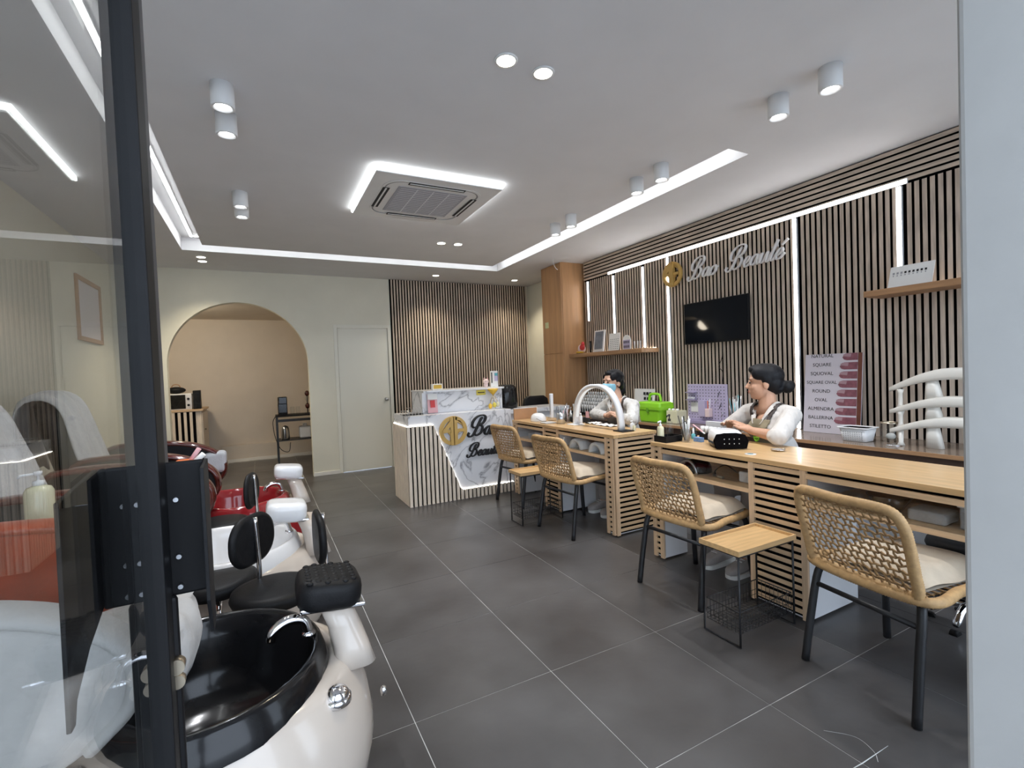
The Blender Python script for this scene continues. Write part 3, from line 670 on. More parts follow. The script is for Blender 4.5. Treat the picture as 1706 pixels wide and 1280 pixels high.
MB().box(1.59,1.70,4.86,4.92,1.1355,1.20).obj('box','paper',t,bevel=.003); MB().box(1.60,1.69,4.8585,4.8598,1.15,1.19).obj('print','gold_yellow',t)
t = small('cat_figurine','small pale pink figurine with two upright ears on the ledge','figurine',(2.22,4.90,1.135))
b = MB(); b.ell((2.22,4.90,1.16),(.025,.022,.03)); b.ell((2.22,4.895,1.20),(.034,.03,.03)); b.obj('body','pink_light',t)
for s in (-1,1):
    MB().lathe([(.010,0),(.006,.015),(.001,.024)],(2.22+s*.02,4.895,1.222),10).obj('ear','pink',t)
    MB().ell((2.22+s*.011,4.868,1.203),(.004,.003,.004)).obj('eye','ink',t)
t = small('leaflet_box','tall cream leaflet with green and purple print on the ledge','leaflet',(2.33,4.93,1.135))
MB().box(2.295,2.385,4.925,4.937,1.1355,1.315).obj('card','paper',t); MB().box(2.34,2.383,4.9235,4.9248,1.20,1.295).obj('print','lilac',t); MB().box(2.345,2.38,4.9222,4.9233,1.26,1.29).obj('print','teal',t); MB().box(2.302,2.315,4.9235,4.9248,1.18,1.30).obj('lettering','ink',t)
t = small('yellow_tag','pale yellow lettered tag hung on the marble upstand','tag',(2.13,4.86,1.04))
MB().box(2.085,2.195,4.855,4.864,1.055,1.112).obj('tag','yellow',t,bevel=.004); MB().box(2.10,2.18,4.8535,4.8548,1.078,1.088).obj('lettering','ink',t)
t = small('ornament','orange and yellow ornament with dangling charms on the upstand','ornament',(2.26,4.80,.895))
b = MB(); b.lathe([(.01,.0),(.03,.02),(.062,.06),(.05,.066),(.001,.066)],(2.255,4.795,1.055),18); b.obj('bowl','gold_yellow',t)
for k,(px,mm,pz) in enumerate(((2.215,'gold_yellow',.93),(2.265,'yellow',.94),(2.305,'lotion',.945))):
    b = MB(); b.ell((px,4.79,pz),(.022,.02,.03)); c = b.obj('charm',mm,t); MB().tube([(px,4.79,pz+.03),(2.255,4.795,1.06)],.0025,5).obj('string','gold_yellow',t)
t = small('air_fryer','glossy black rounded air fryer standing behind the reception ledge','air fryer',(2.55,5.06,.895))
b = MB(); rings = []
for (s,z) in ((.90,.0),(.97,.015),(1.0,.08),(.99,.16),(.93,.235),(.80,.268),(.55,.283)): rings.append([(2.552+px*s,5.06+py*s,.868+z) for px,py in rrect(0,0,.235,.26,.09,6)])
b.loft(rings); b.obj('body','black_gloss',t); MB().box(2.50,2.605,4.915,4.929,.915,.945).obj('drawer_handle','black_plastic',t,bevel=.004)
# lower marble return the fryer stands on
t = small('return_counter','low grey marble counter between the reception desk and the column','counter',(2.9,5.1,0))
MB().box(2.405,3.295,4.85,5.25,.82,.866).obj('top','marble',t,bevel=.002); MB().box(2.41,3.29,4.88,5.24,0,.82).obj('body','white_board',t)
t = small('office_chair','dark office chair back showing beside the tan column','chair',(3.2,5.5,0))
b = MB(); rings = []
for (s,z) in ((.7,.68),(.95,.72),(1.0,.82),(.9,.93),(.6,.97)): rings.append([(3.18+px*s,5.46+py,z) for px,py in rrect(0,0,.40,.07,.034,5)])
b.loft(rings); b.obj('backrest','black_leather',t); b = MB(); b.ell((3.18,5.62,.47),(.20,.2,.05)); b.obj('seat','black_leather',t)
MB().cyl((3.18,5.6,.08),(3.18,5.6,.44),.025).obj('gas_lift','chrome',t); b = MB()
for k in range(5): a = k*2*math.pi/5; b.tube([(3.18,5.6,.09),(3.18+.22*math.cos(a),5.6+.22*math.sin(a),.03)],[.02,.014],8)
b.obj('star_base','black_plastic',t); MB().tube([(3.18,5.5,.46),(3.18,5.45,.6),(3.18,5.46,.78)],.018,8).obj('back_post','black_plastic',t)
# ------------------------------------------------------------------ pedicure spas
def spa_outline(cy, s):
    c = -.15; R = .44; pts = []
    for k in range(19):
        a = math.radians(-90+10*k); pts.append((c+s*R*math.cos(a), cy+s*R*math.sin(a)))
    for (px,py) in ((-.18,.43),(-.36,.42),(-.54,.41),(-.70,.38),(-.78,.25),(-.80,0),(-.78,-.25),(-.70,-.38),(-.54,-.41),(-.36,-.42),(-.18,-.43)):
        pts.append((c+s*px, cy+s*py))
    return pts
def make_spa(cy, label, base, bowl, pad, arm, trim, seat, cover, knob, padtex=False, pads=(.165,0), towel=False):
    t = thing('pedicure_spa',label,'pedicure chair',(-.4,cy,0),'pedicure spas along the left wall')
    b = MB(); rings = []
    for (s,z) in ((.93,0),(.955,.03),(1.0,.12),(1.0,.19),(.975,.262),(.945,.305),(.935,.312),(.90,.345),(.86,.368),(.852,.374),(.80,.392),(.74,.398),(.70,.392),(.68,.12)):
        rings.append([(x,y,z) for x,y in spa_outline(cy,s)])
    b.loft(rings,True,True); BS = b.obj('base',base,t)
    b = MB(); rings = []
    for (s,z) in ((1.12,.372),(1.11,.392),(1.05,.445),(1.02,.456),(.985,.458),(.95,.444),(.90,.39),(.84,.30),(.76,.23),(.62,.19),(.3,.175)):
        n = 40; rings.append([(-.19+.315*s*math.cos(2*math.pi*k/n), cy-.02+.335*s*math.sin(2*math.pi*k/n), z+(.05*max(0,-math.cos(2*math.pi*k/n))**2 if z>.36 else 0)) for k in range(n)])
    b.loft(rings,False,True); BW = b.obj('bowl',bowl,t)
    b = MB(); rings = []
    for (w,h,z,dx) in ((.13,.26,.36,.03),(.11,.22,.42,.02),(.10,.19,.49,.0),(.10,.17,.545,-.02)): rings.append([(.205+dx+px,cy+pads[1]+py,z) for px,py in rrect(0,0,w,h,.045,5)])
    b.loft(rings); b.obj('footrest_post',base,t)
    b = MB(); b.obox((pads[0]+.01,cy+pads[1],.553),(.20,.17,.016),roty(.10)); b.obj('footrest_bracket','chrome',t,bevel=.005)
    b = MB(); rings = []
    for (s,z) in ((.86,-.012),(.97,.0),(1.0,.02),(1.0,.05),(.96,.068),(.84,.079),(.5,.083)):
        rings.append([Vector((pads[0],cy+pads[1],.563))+roty(.12)@Vector((px*s,py*s,z)) for px,py in rrect(0,0,.20,.215,.055,6)])
    b.loft(rings); F = b.obj('footrest_pad',pad,t)
    if padtex:
        b = MB()
        for i in range(6):
            for j in range(7):
                p = Vector((pads[0],cy+pads[1],.563))+roty(.12)@Vector((-.068+.0272*i,-.078+.026*j+(.013 if i%2 else 0)-.006,.079)); b.ell(p,(.011,.011,.006),None,8,6)
        b.obj('stud',pad,F)
    b = MB(); b.tube(spline([(.10,cy-.02,.47),(.085,cy-.025,.515),(.04,cy-.03,.525),(.0,cy-.035,.505),(-.012,cy-.036,.475)],5),.016,12); b.lathe([(.022,0),(.022,.012),(.014,.02)],(.10,cy-.02,.455),16); b.obj('faucet','chrome',t)
    for (kx,ky,kz,kr) in knob:
        b = MB(); b.ell((kx,cy+ky,kz),(kr,kr,kr*.8)); b.lathe([(kr*1.15,-.02),(kr*1.15,-.003),(kr*.9,.002)],(kx,cy+ky,kz),20); b.obj('knob',knob[(kx,ky,kz,kr)],t)
    # chair
    b = MB(); b.box(-1.05,-.52,cy-.28,cy+.28,.40,.55); S = b.obj('seat',seat,t,bevel=.05,seg=4)
    b = MB(); rings = []
    for (x,z,w,d) in ((-.98,.52,.50,.14),(-1.03,.70,.52,.15),(-1.09,.90,.52,.14),(-1.14,1.08,.48,.13),(-1.18,1.20,.38,.11),(-1.19,1.25,.24,.07)): rings.append([(x+py,cy+px,z) for px,py in rrect(0,0,w,d,.05,5)])
    b.loft(rings); b.obj('backrest',seat,t)
    b = MB(); b.box(-1.2,-.75,cy-.24,cy+.24,.05,.40); b.obj('pedestal','black_plastic',t,bevel=.02)
    for s in (-1,1):
        P = [(-1.02,.44),(-1.04,.70),(-1.0,.84),(-.85,.865),(-.62,.855),(-.45,.815),(-.33,.745),(-.285,.665),(-.30,.58),(-.37,.51),(-.48,.455)]
        sp = spline([(p[0],0,p[1]) for p in P],4)
        am, tm = ('towel','towel') if (towel and s<0) else (arm,trim)
        b = MB(); b.prism([(p.x,p.z) for p in sp],'xz',cy+s*.35-.04,cy+s*.35+.04); A = b.obj('armrest',am,t,bevel=.012,seg=3)
        q = spline([(p[0],cy+s*.35,p[1]) for p in P[1:-1]],5); b = MB()
        rings = []
        for i,p in enumerate(q):
            tt = (q[min(i+1,len(q)-1)]-q[max(i-1,0)]).normalized(); nn = Vector((-tt.z,0,tt.x)); 
            rings.append([p+nn*(.022*math.cos(a))+Vector((0,.056*math.sin(a),0)) for a in [2*math.pi*k/12 for k in range(12)]])
        b.loft(rings); b.obj('arm_trim',tm,A)
    if cover:
        b = MB(); rings = []
        def cv(u,v):
            prof = [(-1.31,.80),(-1.32,1.05),(-1.29,1.24),(-1.18,1.285),(-1.085,1.22),(-1.03,1.06),(-.985,.88),(-.93,.66),(-.85,.585),(-.66,.578),(-.50,.565),(-.462,.47)]
            p = spline([(a,0,c) for a,c in prof],3); q = p[min(len(p)-1,int(round(u*(len(p)-1))))]
            w = .27*(1-.25*max(0,(q.z-1.0)/.28)); fold = .010*math.sin(14*v+9*u)+.006*math.sin(31*v-5*u)
            return (q.x+fold, cy+(-w+2*w*v), q.z+fold*.8-.05*abs(2*v-1)**6)
        b.grid(cv,33,24); b.obj('towel_cover',cover,t,solid=.008)
    return t
make_spa(1.735,'foot spa with black bowl, studded black footrest and cream base, nearest to the entrance','cream_gel','black_gloss','black_leather','orange_leather','orange_leather','brown_leather','towel',
    {(.155,-.235,.362,.036):'chrome',(.325,-.06,.225,.010):'chrome'},True,towel=True)
make_spa(2.96,'foot spa with white bowl, white footrest and turquoise knobs on a cream base, middle one','cream_gel','white_gloss','white_gloss','black_leather','mahogany','brown_leather','towel',
    {(.17,-.16,.352,.028):'teal',(.185,.02,.352,.024):'teal',(.22,.10,.345,.020):'chrome'},pads=(.085,-.075))
C = make_spa(4.08,'foot spa with red bowl and dark red chair arms, farthest one','cream_gel','red_gel','white_gloss','black_leather','mahogany','black_leather','towel',
    {(.17,-.20,.352,.028):'chrome',(.13,.05,.42,.024):'chrome'},pads=(.15,.03))
b = MB(); cy = 4.08                                      # painted red flash and number on the end of the red spa
rings = []
for (s,z) in ((1.003,.12),(1.003,.19),(.979,.262),(.948,.308)):
    rings.append([(-.15+s*.44*math.cos(math.radians(a)),cy+s*.44*math.sin(math.radians(a)),z) for a in range(-54,19,6)])
b.loft(rings,False,False,True,False); b.obj('red_flash','red_gel',C)
a = math.radians(-16); text_part('2',.14,'ink',C,(-.15+.447*math.cos(a),cy+.447*math.sin(a),.19),rotz(a+math.pi/2)@rotx(math.pi/2),'number')
b = MB(); b.box(-.42,-.27,cy+.29,cy+.42,.60,.765); b.obj('arm_towel','towel_grey',C,bevel=.03,seg=4)
t = thing('draped_towel','white towel laid over the left edge of the black foot bowl','towel',(-.35,1.7,.44))
def dt(u,v):
    p = spline([(-.56,0,.60),(-.42,0,.625),(-.30,0,.645),(-.225,0,.635),(-.20,0,.56),(-.225,0,.47)],4); q = p[int(round(u*(len(p)-1)))]
    f = .006*math.sin(17*v+6*u); return (q.x+f-.03*(2*v-1)**2*(u>.6),1.53+.34*v,q.z+f)
MB().grid(dt,20,16).obj('cloth','towel',t,solid=.007)
# pedicure stools
def stool(label, seat_z=.44, back=True):
    t = thing('pedicure_stool',label,'stool',(0,0,0),'black pedicure stools with chrome bases')
    b = MB(); b.lathe([(.001,-.07),(.12,-.07),(.155,-.055),(.165,-.03),(.158,-.008),(.125,0),(.001,.003)],(0,0,seat_z),36); b.obj('seat','black_leather',t)
    MB().cyl((0,0,.12),(0,0,seat_z-.07),.016).obj('gas_lift','chrome',t)
    for k in range(5):
        a = k*2*math.pi/5+.3; c,s = math.cos(a),math.sin(a)
        MB().tube(spline([(0,0,.13),(.08*c,.08*s,.125),(.15*c,.15*s,.07)],4),[.022]*4+[.018]*4+[.013],10).obj('base_leg','chrome',t)
        b = MB(); b.cyl((.15*c-.016*s,.15*s+.016*c,.025),(.15*c+.016*s,.15*s-.016*c,.025),.024,n=18); b.obj('caster','black_plastic',t)
    if back:
        b = MB(); rings = []
        for (s,x) in ((.86,-.014),(.97,-.008),(1.0,.0),(.97,.010),(.86,.017)): rings.append([(.185+x+.18*y*y,y*s,seat_z+.17+(z)*s) for y,z in rrect(0,0,.27,.22,.10,8)])
        b.loft(rings); BR = b.obj('backrest','black_leather',t)
        MB().tube(spline([(.03,0,seat_z-.075),(.17,0,seat_z-.06),(.213,0,seat_z),(.212,0,seat_z+.14),(.206,0,seat_z+.27)],5),.010,10).obj('back_bar','chrome',t)
    return t
s0 = stool('black stool with backrest edge-on, right behind the studded footrest'); s0.location = (.005,2.26,0); s0.rotation_euler = (0,0,math.radians(2))
c = copy_tree(s0,(-.215,2.505,0),math.radians(-38),'black stool with chrome-edged backrest, in the middle between two foot spas'); 
copy_tree(s0,(-.27,3.52,0),math.radians(-14),'black stool between the white foot spa and the red one')
# lotion trolley glimpsed behind the glass door, with bottle
t = thing('manicure_trolley','slim white trolley between the pedicure chairs behind the glass door','trolley',(-.78,2.32,0))
MB().box(-.90,-.66,2.24,2.40,.80,.82).obj('top_tray','white_plastic',t,bevel=.006); MB().box(-.90,-.66,2.24,2.40,.30,.32).obj('lower_tray','white_plastic',t,bevel=.006)
for (x,y) in ((-.89,2.25),(-.67,2.25),(-.89,2.39),(-.67,2.39)): MB().cyl((x,y,0),(x,y,.80),.008).obj('leg','steel',t)
def pump_bottle(name,label,x,y,z,h,r,m,capm,cat='bottle',group=None):
    t = thing(name,label,cat,(x,y,z),group)
    MB().lathe([(.001,0),(r,0),(r*1.03,.006),(r*1.03,h*.62),(r*.85,h*.70),(r*.36,h*.74),(r*.36,h*.78),(.001,h*.78)],(x,y,z),20).obj('body',m,t)
    b = MB(); b.lathe([(r*.42,h*.74),(r*.42,h*.82),(.004,h*.83),(.004,h*.92),(r*.3,h*.93),(r*.3,h),(.001,h)],(x,y,z),14); b.tube([(x,y,z+h*.96),(x-r*1.1,y-r*.2,z+h*.95),(x-r*1.25,y-r*.25,z+h*.90)],.0045,6); b.obj('pump',capm,t); return t
pump_bottle('lotion_bottle','cream lotion pump bottle on the white trolley',-.72,2.30,.8205,.19,.04,'lotion','white_plastic')
# objects beside the red chair
t = thing('toy_bundle','orange and pink brushes in a small holder beside the red chair','brushes',(-.36,3.05,.62))
b = MB(); b.box(-.42,-.33,3.02,3.10,.82,.90); b.obj('holder','orange',t,bevel=.01); MB().tube([(-.36,3.06,.88),(-.31,3.05,.955)],.012,8).obj('handle','pink',t); MB().tube([(-.34,3.05,.88),(-.29,3.04,.925)],.014,8).obj('handle','paper',t)
MB().cyl((-.375,3.06,.5),(-.375,3.06,.82),.012).obj('stand','steel',t); t.location = t.location

# ------------------------------------------------------------------ glass entrance door standing open at the left
t = thing('glass_door','open glass entrance door with dark metal stile at the left edge','door',(-.147,.45,0))
MB().box(-.151,-.143,.04,.812,.10,2.30).obj('glass_pane','door_glass',t)
MB().box(-.166,-.130,.808,.862,.01,2.34).obj('stile','door_metal',t,bevel=.003); MB().box(-.158,-.137,.862,.935,.012,2.335).obj('edge_seal','door_grey',t,bevel=.003)
MB().box(-.163,-.131,.04,.808,.01,.10).obj('bottom_rail','door_metal',t,bevel=.003); MB().box(-.163,-.131,.04,.808,2.30,2.34).obj('top_rail','door_metal',t,bevel=.003); MB().box(-.163,-.131,.0,.04,.01,2.34).obj('hinge_stile','door_metal',t,bevel=.003)
b = MB(); b.box(-.212,-.083,.866,.876,.985,1.185); L = b.obj('lock_plate','black_plastic',t,bevel=.004)
MB().prism([(.725,1.17),(.870,1.185),(.870,.99),(.80,.965),(.745,.93),(.735,.905),(.72,.905)],'yz',-.216,-.211).obj('lock_flange','black_plastic',t,bevel=.001)
MB().prism([(.81,1.18),(.874,1.185),(.874,.935),(.84,.93),(.81,.99)],'yz',-.0835,-.0785).obj('lock_flange','black_plastic',t,bevel=.001)
for (yy,zz) in ((.864,1.13),(.864,1.045),(.864,1.0)):
    MB().cyl((-.120,yy-.006,zz),(-.120,yy+.003,zz),.0034).obj('screw','steel',t)
MB().box(-.182,-.124,.85,.8655,.55,.99).obj('lower_box','black_plastic',t,bevel=.006)
MB().cyl((-.128,.835,.892),(-.128,.852,.892),.011,n=20).obj('lock_cylinder','brass',t); MB().cyl((-.128,.840,.868),(-.128,.852,.868),.010,n=20).obj('lock_cylinder','brass',t)
b = MB(); b.prism([(-.155,.84),(-.138,.895),(-.134,.80),(-.142,.72),(-.152,.73)],'xz',.846,.8495); b.obj('sticker','paper',t)
for k in range(4): MB().obox((-.1455,.845,.865-.02*k),(.010,.001,.005),roty(.5)).obj('sticker_print','blue',t)
# framed picture on the left wall
t = thing('framed_picture','framed pale picture on the left wall, seen through the glass door','picture',(XL,6.0,1.75))
b = MB(); 
for q in ((5.66,5.70,1.74,2.34),(6.36,6.40,1.74,2.34),(5.70,6.36,1.74,1.78),(5.70,6.36,2.30,2.34)): MB().box(XL+.001,XL+.022,q[0],q[1],q[2],q[3]).obj('frame','cardboard',t,bevel=.003)
MB().box(XL+.001,XL+.008,5.70,6.36,1.78,2.30).obj('print','poster',t)

# ------------------------------------------------------------------ alcove
t = thing('alcove_cabinet','wooden cabinet with slatted front in the alcove, under the microwave','cabinet',(-1.1,8.6,0))
MB().box(-1.44,-.79,8.26,9.05,.0,.905).obj('body','slat_wood_desk',t); MB().box(-1.44,-.76,8.22,9.05,.906,.935).obj('top','pine_x',t,bevel=.003)
for k in range(8): piece('slat','slat_wood_desk',t,-1.42+.07*k,-1.385+.07*k,8.225,8.245,.02,.9)
piece('backing','felt',t,-1.43,-.86,8.246,8.2595,.02,.9)
MB().box(-.789,-.776,8.28,9.03,.30,.88).obj('door','slat_wood_desk',t,bevel=.002); MB().cyl((-.776,8.5,.62),(-.755,8.5,.62),.012).obj('knob','brass',t)
t = thing('microwave','black and white microwave oven on the alcove cabinet','microwave',(-1.02,8.45,.935))
MB().box(-1.24,-.90,8.30,8.72,.9355,1.165).obj('body','white_plastic',t,bevel=.006); MB().box(-1.23,-.975,8.292,8.2995,.95,1.15).obj('door','black_gloss',t,bevel=.003); MB().box(-.97,-.91,8.293,8.2995,.95,1.15).obj('control_panel','silver',t)
for z in (1.0,1.09): MB().cyl((-.94,8.275,z),(-.94,8.293,z),.016).obj('dial','black_plastic',t)
t = thing('black_bag','small black bag with handle on top of the microwave','bag',(-1.10,8.45,1.165))
b = MB(); b.ell((-1.10,8.45,1.216),(.12,.08,.05)); b.obj('body','black_plastic',t); MB().tube(spline([(-1.16,8.45,1.25),(-1.13,8.45,1.295),(-1.07,8.45,1.295),(-1.04,8.45,1.25)],5),.006,6).obj('handle','cardboard',t)
t = thing('speaker','black upright speaker beside the microwave','speaker',(-.84,8.4,.935))
MB().box(-.885,-.795,8.30,8.45,.9355,1.205).obj('body','black_plastic',t,bevel=.006); MB().box(-.878,-.802,8.294,8.2995,.95,1.19).obj('grille','black_gloss',t)
t = thing('shelf_table','black metal two-tier table at the right of the alcove','table',(.5,8.4,0))
for (x,y) in ((.19,8.22),(.19,8.6),(.79,8.22),(.79,8.6)): MB().box(x-.012,x+.012,y-.012,y+.012,0,.735).obj('leg','black_metal',t)
MB().box(.175,.80,8.205,8.615,.736,.758).obj('table_top','black_plastic',t,bevel=.003); MB().box(.19,.79,8.22,8.6,.36,.372).obj('shelf','black_metal',t); MB().box(.20,.78,8.21,8.222,.66,.70).obj('apron','black_metal',t)
t = thing('coffee_machine','black pod coffee machine on the alcove table','coffee machine',(.28,8.35,.758))
MB().box(.215,.35,8.40,8.56,.7585,1.04).obj('body','black_gloss',t,bevel=.012,seg=3); MB().box(.22,.345,8.27,8.3995,.93,1.045).obj('head','black_gloss',t,bevel=.012,seg=3); MB().box(.225,.34,8.27,8.3995,.7585,.79).obj('drip_tray','black_plastic',t,bevel=.004)
t = thing('glass_jar_set','clear jars beside the coffee machine','jars',(.45,8.4,.758))
for k,x in enumerate((.42,.50)): MB().lathe([(.03,0),(.032,.11),(.028,.12)],(x,8.4,.7585),16,open=True).obj('jar','clear_glass',t)
t = thing('bottle_stand','tall dark bottle stand at the edge of the arch','stand',(.64,8.35,.758))
MB().cyl((.64,8.35,.7585),(.64,8.35,1.12),.008).obj('pole','black_metal',t); MB().lathe([(.05,0),(.05,.01),(.01,.014)],(.64,8.35,.7585),16).obj('foot','black_metal',t)
for z in (.88,1.0,1.08): b = MB(); b.ell((.64,8.35,z),(.035,.035,.045)); b.obj('bottle','mahogany' if z!=1.0 else 'clear_glass',t)
t = thing('kettle','steel kettle on the lower tier of the alcove table','kettle',(.30,8.35,.372))
MB().lathe([(.06,0),(.065,.02),(.058,.15),(.045,.2),(.02,.215),(.001,.22)],(.30,8.35,.3725),20).obj('body','steel',t); MB().tube(spline([(.30,8.29,.56),(.30,8.25,.53),(.30,8.25,.43),(.30,8.29,.40)],5),.008,6).obj('handle','black_plastic',t)
t = thing('water_jug','white plastic jug on the lower tier of the alcove table','jug',(.62,8.4,.372))
MB().box(.50,.68,8.32,8.50,.3725,.56).obj('body','white_plastic',t,bevel=.03,seg=3); MB().cyl((.59,8.41,.56),(.59,8.41,.60),.03).obj('cap','paper',t)
tag(MB().tube(spline([(.168,8.19,.755),(.13,8.185,.66),(.15,8.18,.45),(.22,8.18,.25),(.33,8.18,.2),(.36,8.18,.34)],8),.005,6).obj('extension_cord','black_plastic'),'black power cord looping below the alcove table','cord')
# ------------------------------------------------------------------ things on the far desk
def arch(name,label,x,yc,span,h,w,th,m):
    t = thing(name,label,'lamp',(x,yc,ZT)); rings = []; n = 40
    def pt(k, r):
        a = math.pi*k/n; c,s = math.cos(a),math.sin(a); p = 2.25
        return (-(abs(c)**(2/p))*(1 if c>0 else -1)*(span/2-r), (abs(s)**(2/p))*(h-r))
    for k in range(n+1):
        o = pt(k,0); i = pt(k,th); rings.append([(x-w/2,yc+o[0],ZT+.008+o[1]),(x+w/2,yc+o[0],ZT+.008+o[1]),(x+w/2,yc+i[0],ZT+.008+i[1]),(x-w/2,yc+i[0],ZT+.008+i[1])])
    b = MB(); b.loft(rings); b.obj('arch',m,t)
    b = MB(); rr = []
    for k in range(2,n-1):
        i = pt(k,th+.0006); j = pt(k,th+.002); rr.append([(x-w*.28,yc+i[0],ZT+.008+i[1]),(x+w*.28,yc+i[0],ZT+.008+i[1]),(x+w*.28,yc+j[0],ZT+.008+j[1]),(x-w*.28,yc+j[0],ZT+.008+j[1])])
    b.loft(rr); b.obj('light_diffuser','ring_light',t)
    for s in (-1,1): MB().box(x-.06,x+.06,yc+s*span/2-.07,yc+s*span/2+.05,ZT+.0005,ZT+.008).obj('foot','white_plastic' if s>0 else 'black_plastic',t,bevel=.002)
    return t
arch('arch_lamp','large white arched desk lamp spanning the far desk',2.555,3.345,.66,.37,.05,.034,'white_gloss')
t = thing('desk_divider','tan board divider with white edge at the far end of the desk','divider',(2.48,4.52,ZT))
MB().box(2.355,2.63,4.500,4.518,ZT+.0005,ZT+.115).obj('board','cardboard',t); MB().box(2.6305,2.64,4.498,4.52,ZT+.0005,ZT+.122).obj('edge','white_board',t); MB().box(2.355,2.63,4.498,4.52,ZT+.1155,ZT+.122).obj('edge','white_board',t)
t = thing('nail_lamp','white rounded dome nail lamp with thin black cable on the far desk','nail lamp',(2.50,4.19,ZT))
def dome(t,cx,cy,z,rx,ry,h,m):
    b = MB(); rings = []
    for (s,k) in ((1,0),(1.0,.15),(.96,.4),(.85,.68),(.62,.88),(.3,.98)): rings.append([(cx+rx*s*math.cos(2*math.pi*j/28),cy+ry*s*math.sin(2*math.pi*j/28),z+h*k) for j in range(28)])
    b.loft(rings); return b.obj('shell',m,t)
dome(t,2.47,4.20,ZT+.0005,.075,.095,.085,'white_gloss'); MB().tube(spline([(2.42,4.16,ZT+.03),(2.40,4.1,ZT+.035),(2.42,4.05,ZT+.015),(2.43,3.98,ZT+.018)],6),.0022,5).obj('cable','black_plastic',t)
t = thing('upright_lamp','slim white upright lamp tube on a clear base, far desk','lamp',(2.60,4.12,ZT))
MB().box(2.58,2.612,4.125,4.158,ZT+.03,ZT+.275).obj('tube','white_gloss',t,bevel=.006); MB().box(2.578,2.5798,4.132,4.151,ZT+.06,ZT+.26).obj('reflector','steel',t)
MB().lathe([(.045,0),(.045,.03),(.03,.034),(.001,.034)],(2.597,4.14,ZT+.0005),20).obj('base','acrylic',t)
def tool_cup(name,label,x,y,z,r,h,cupm,tools,seed,length=.15):
    rnd = random.Random(seed); t = thing(name,label,'cup',(x,y,z))
    MB().lathe([(.001,.0),(r*.92,.0),(r,h),(r*.94,h),(r*.86,.006),(.001,.006)],(x,y,z+.0005),20).obj('cup',cupm,t)
    for k in range(tools):
        a = rnd.uniform(0,6.28); q = rnd.uniform(.1,.75)*r; l = rnd.uniform(.75,1.15)*length; o = rnd.uniform(1.0,2.6)
        p0 = (x+q*.5*math.cos(a),y+q*.5*math.sin(a),z+.01); p1 = (x+q*o*math.cos(a),y+q*o*math.sin(a),z+l)
        m = rnd.choice(['ink','paper','steel','white_plastic','ink','pink','grey_fabric','teal']) 
        MB().tube([p0,p1],rnd.uniform(.0022,.004),6).obj('tool',m,t)
    return t
tool_cup('brush_cup','smoked cup full of nail brushes beside the arched lamp',2.50,3.83,ZT,.042,.10,'steel',16,3,.16)
tool_cup('brush_cup','clear cup of files and brushes behind the smoked cup',2.59,3.86,ZT,.036,.09,'acrylic',12,5,.17)
t = thing('towel_pad','folded white towel at the front edge of the far desk','towel',(2.45,3.96,ZT)); MB().box(2.38,2.50,3.90,4.02,ZT+.0005,ZT+.012).obj('cloth','towel',t,bevel=.005,seg=3)
pump_bottle('spray_bottle','small white spray bottle under the arched lamp',2.64,3.70,ZT+.0005,.10,.014,'white_plastic','white_plastic')
t = thing('pink_card_clip','small pink card on a black clip under the arched lamp','card',(2.68,3.66,ZT)); MB().box(2.68,2.682,3.63,3.68,ZT+.055,ZT+.115).obj('card','pink',t); MB().box(2.675,2.69,3.625,3.685,ZT+.0005,ZT+.055).obj('clip','ink',t,bevel=.004)
t = thing('polish_box','black box of polishes on the far desk beside the first technician','box',(2.70,3.85,ZT)); MB().box(2.64,2.76,3.74,3.98,ZT+.0005,ZT+.05).obj('box','ink',t,bevel=.005)
for k in range(6): b = MB(); b.lathe([(.012,0),(.012,.03),(.006,.034),(.006,.062),(.001,.062)],(2.67+.03*(k%2),3.77+.035*k,ZT+.0505),12); b.obj('polish',['ink','pink','paper','mahogany','paper','ink'][k],t)
t = thing('paper_towels','crumpled pinkish white wipes on the far desk','wipes',(2.70,3.38,ZT))
b = MB(); b.grid(lambda u,v:(2.645+.11*u,3.28+.22*v,ZT+.004+.010*abs(math.sin(5*u+7*v)*math.sin(9*v-3*u))),12,16); b.obj('wipe','paper',t,solid=.002)
b = MB(); b.grid(lambda u,v:(2.66+.10*u,3.53+.10*v,ZT+.004+.012*abs(math.sin(6*u+5*v))),8,8); b.obj('wipe','paper',t,solid=.002)
for k,(x,y,h) in enumerate(((2.66,3.02,.075),(2.63,2.965,.06))): pump_bottle('nail_bottle',['taller small white bottle with green print by the end of the arched lamp','shorter pale bottle at the corner of the far desk'][k],x,y,ZT+.0005,h,.018 if k==0 else .013,'white_plastic' if k==0 else 'lotion','white_plastic')
for (yy,lab) in ((3.42,'left'),(3.14,'right')):                  # arched nail rests on the shelf
    t = thing('nail_lamp','white arched nail lamp on the far desk shelf, '+lab+' one','nail lamp',(2.44,yy,.612)); rings=[]
    for k in range(21):
        a = math.pi*k/20; rings.append([(2.365+xx,yy-math.cos(a)*r,.6125+math.sin(a)*r) for xx,r in ((0,.088),(.16,.088),(.16,.064),(0,.064))])
    MB().loft(rings).obj('shell','white_gloss',t); MB().box(2.37,2.52,yy-.062,yy+.062,.6125,.617).obj('base_plate','steel',t)
t = thing('shelf_box','grey box on the far desk shelf behind the chair','box',(2.5,4.15,.612)); MB().box(2.40,2.6,4.05,4.30,.6125,.66).obj('box','grey_fabric',t,bevel=.004); MB().box(2.42,2.58,4.08,4.2,.6605,.68).obj('lid','white_board',t)
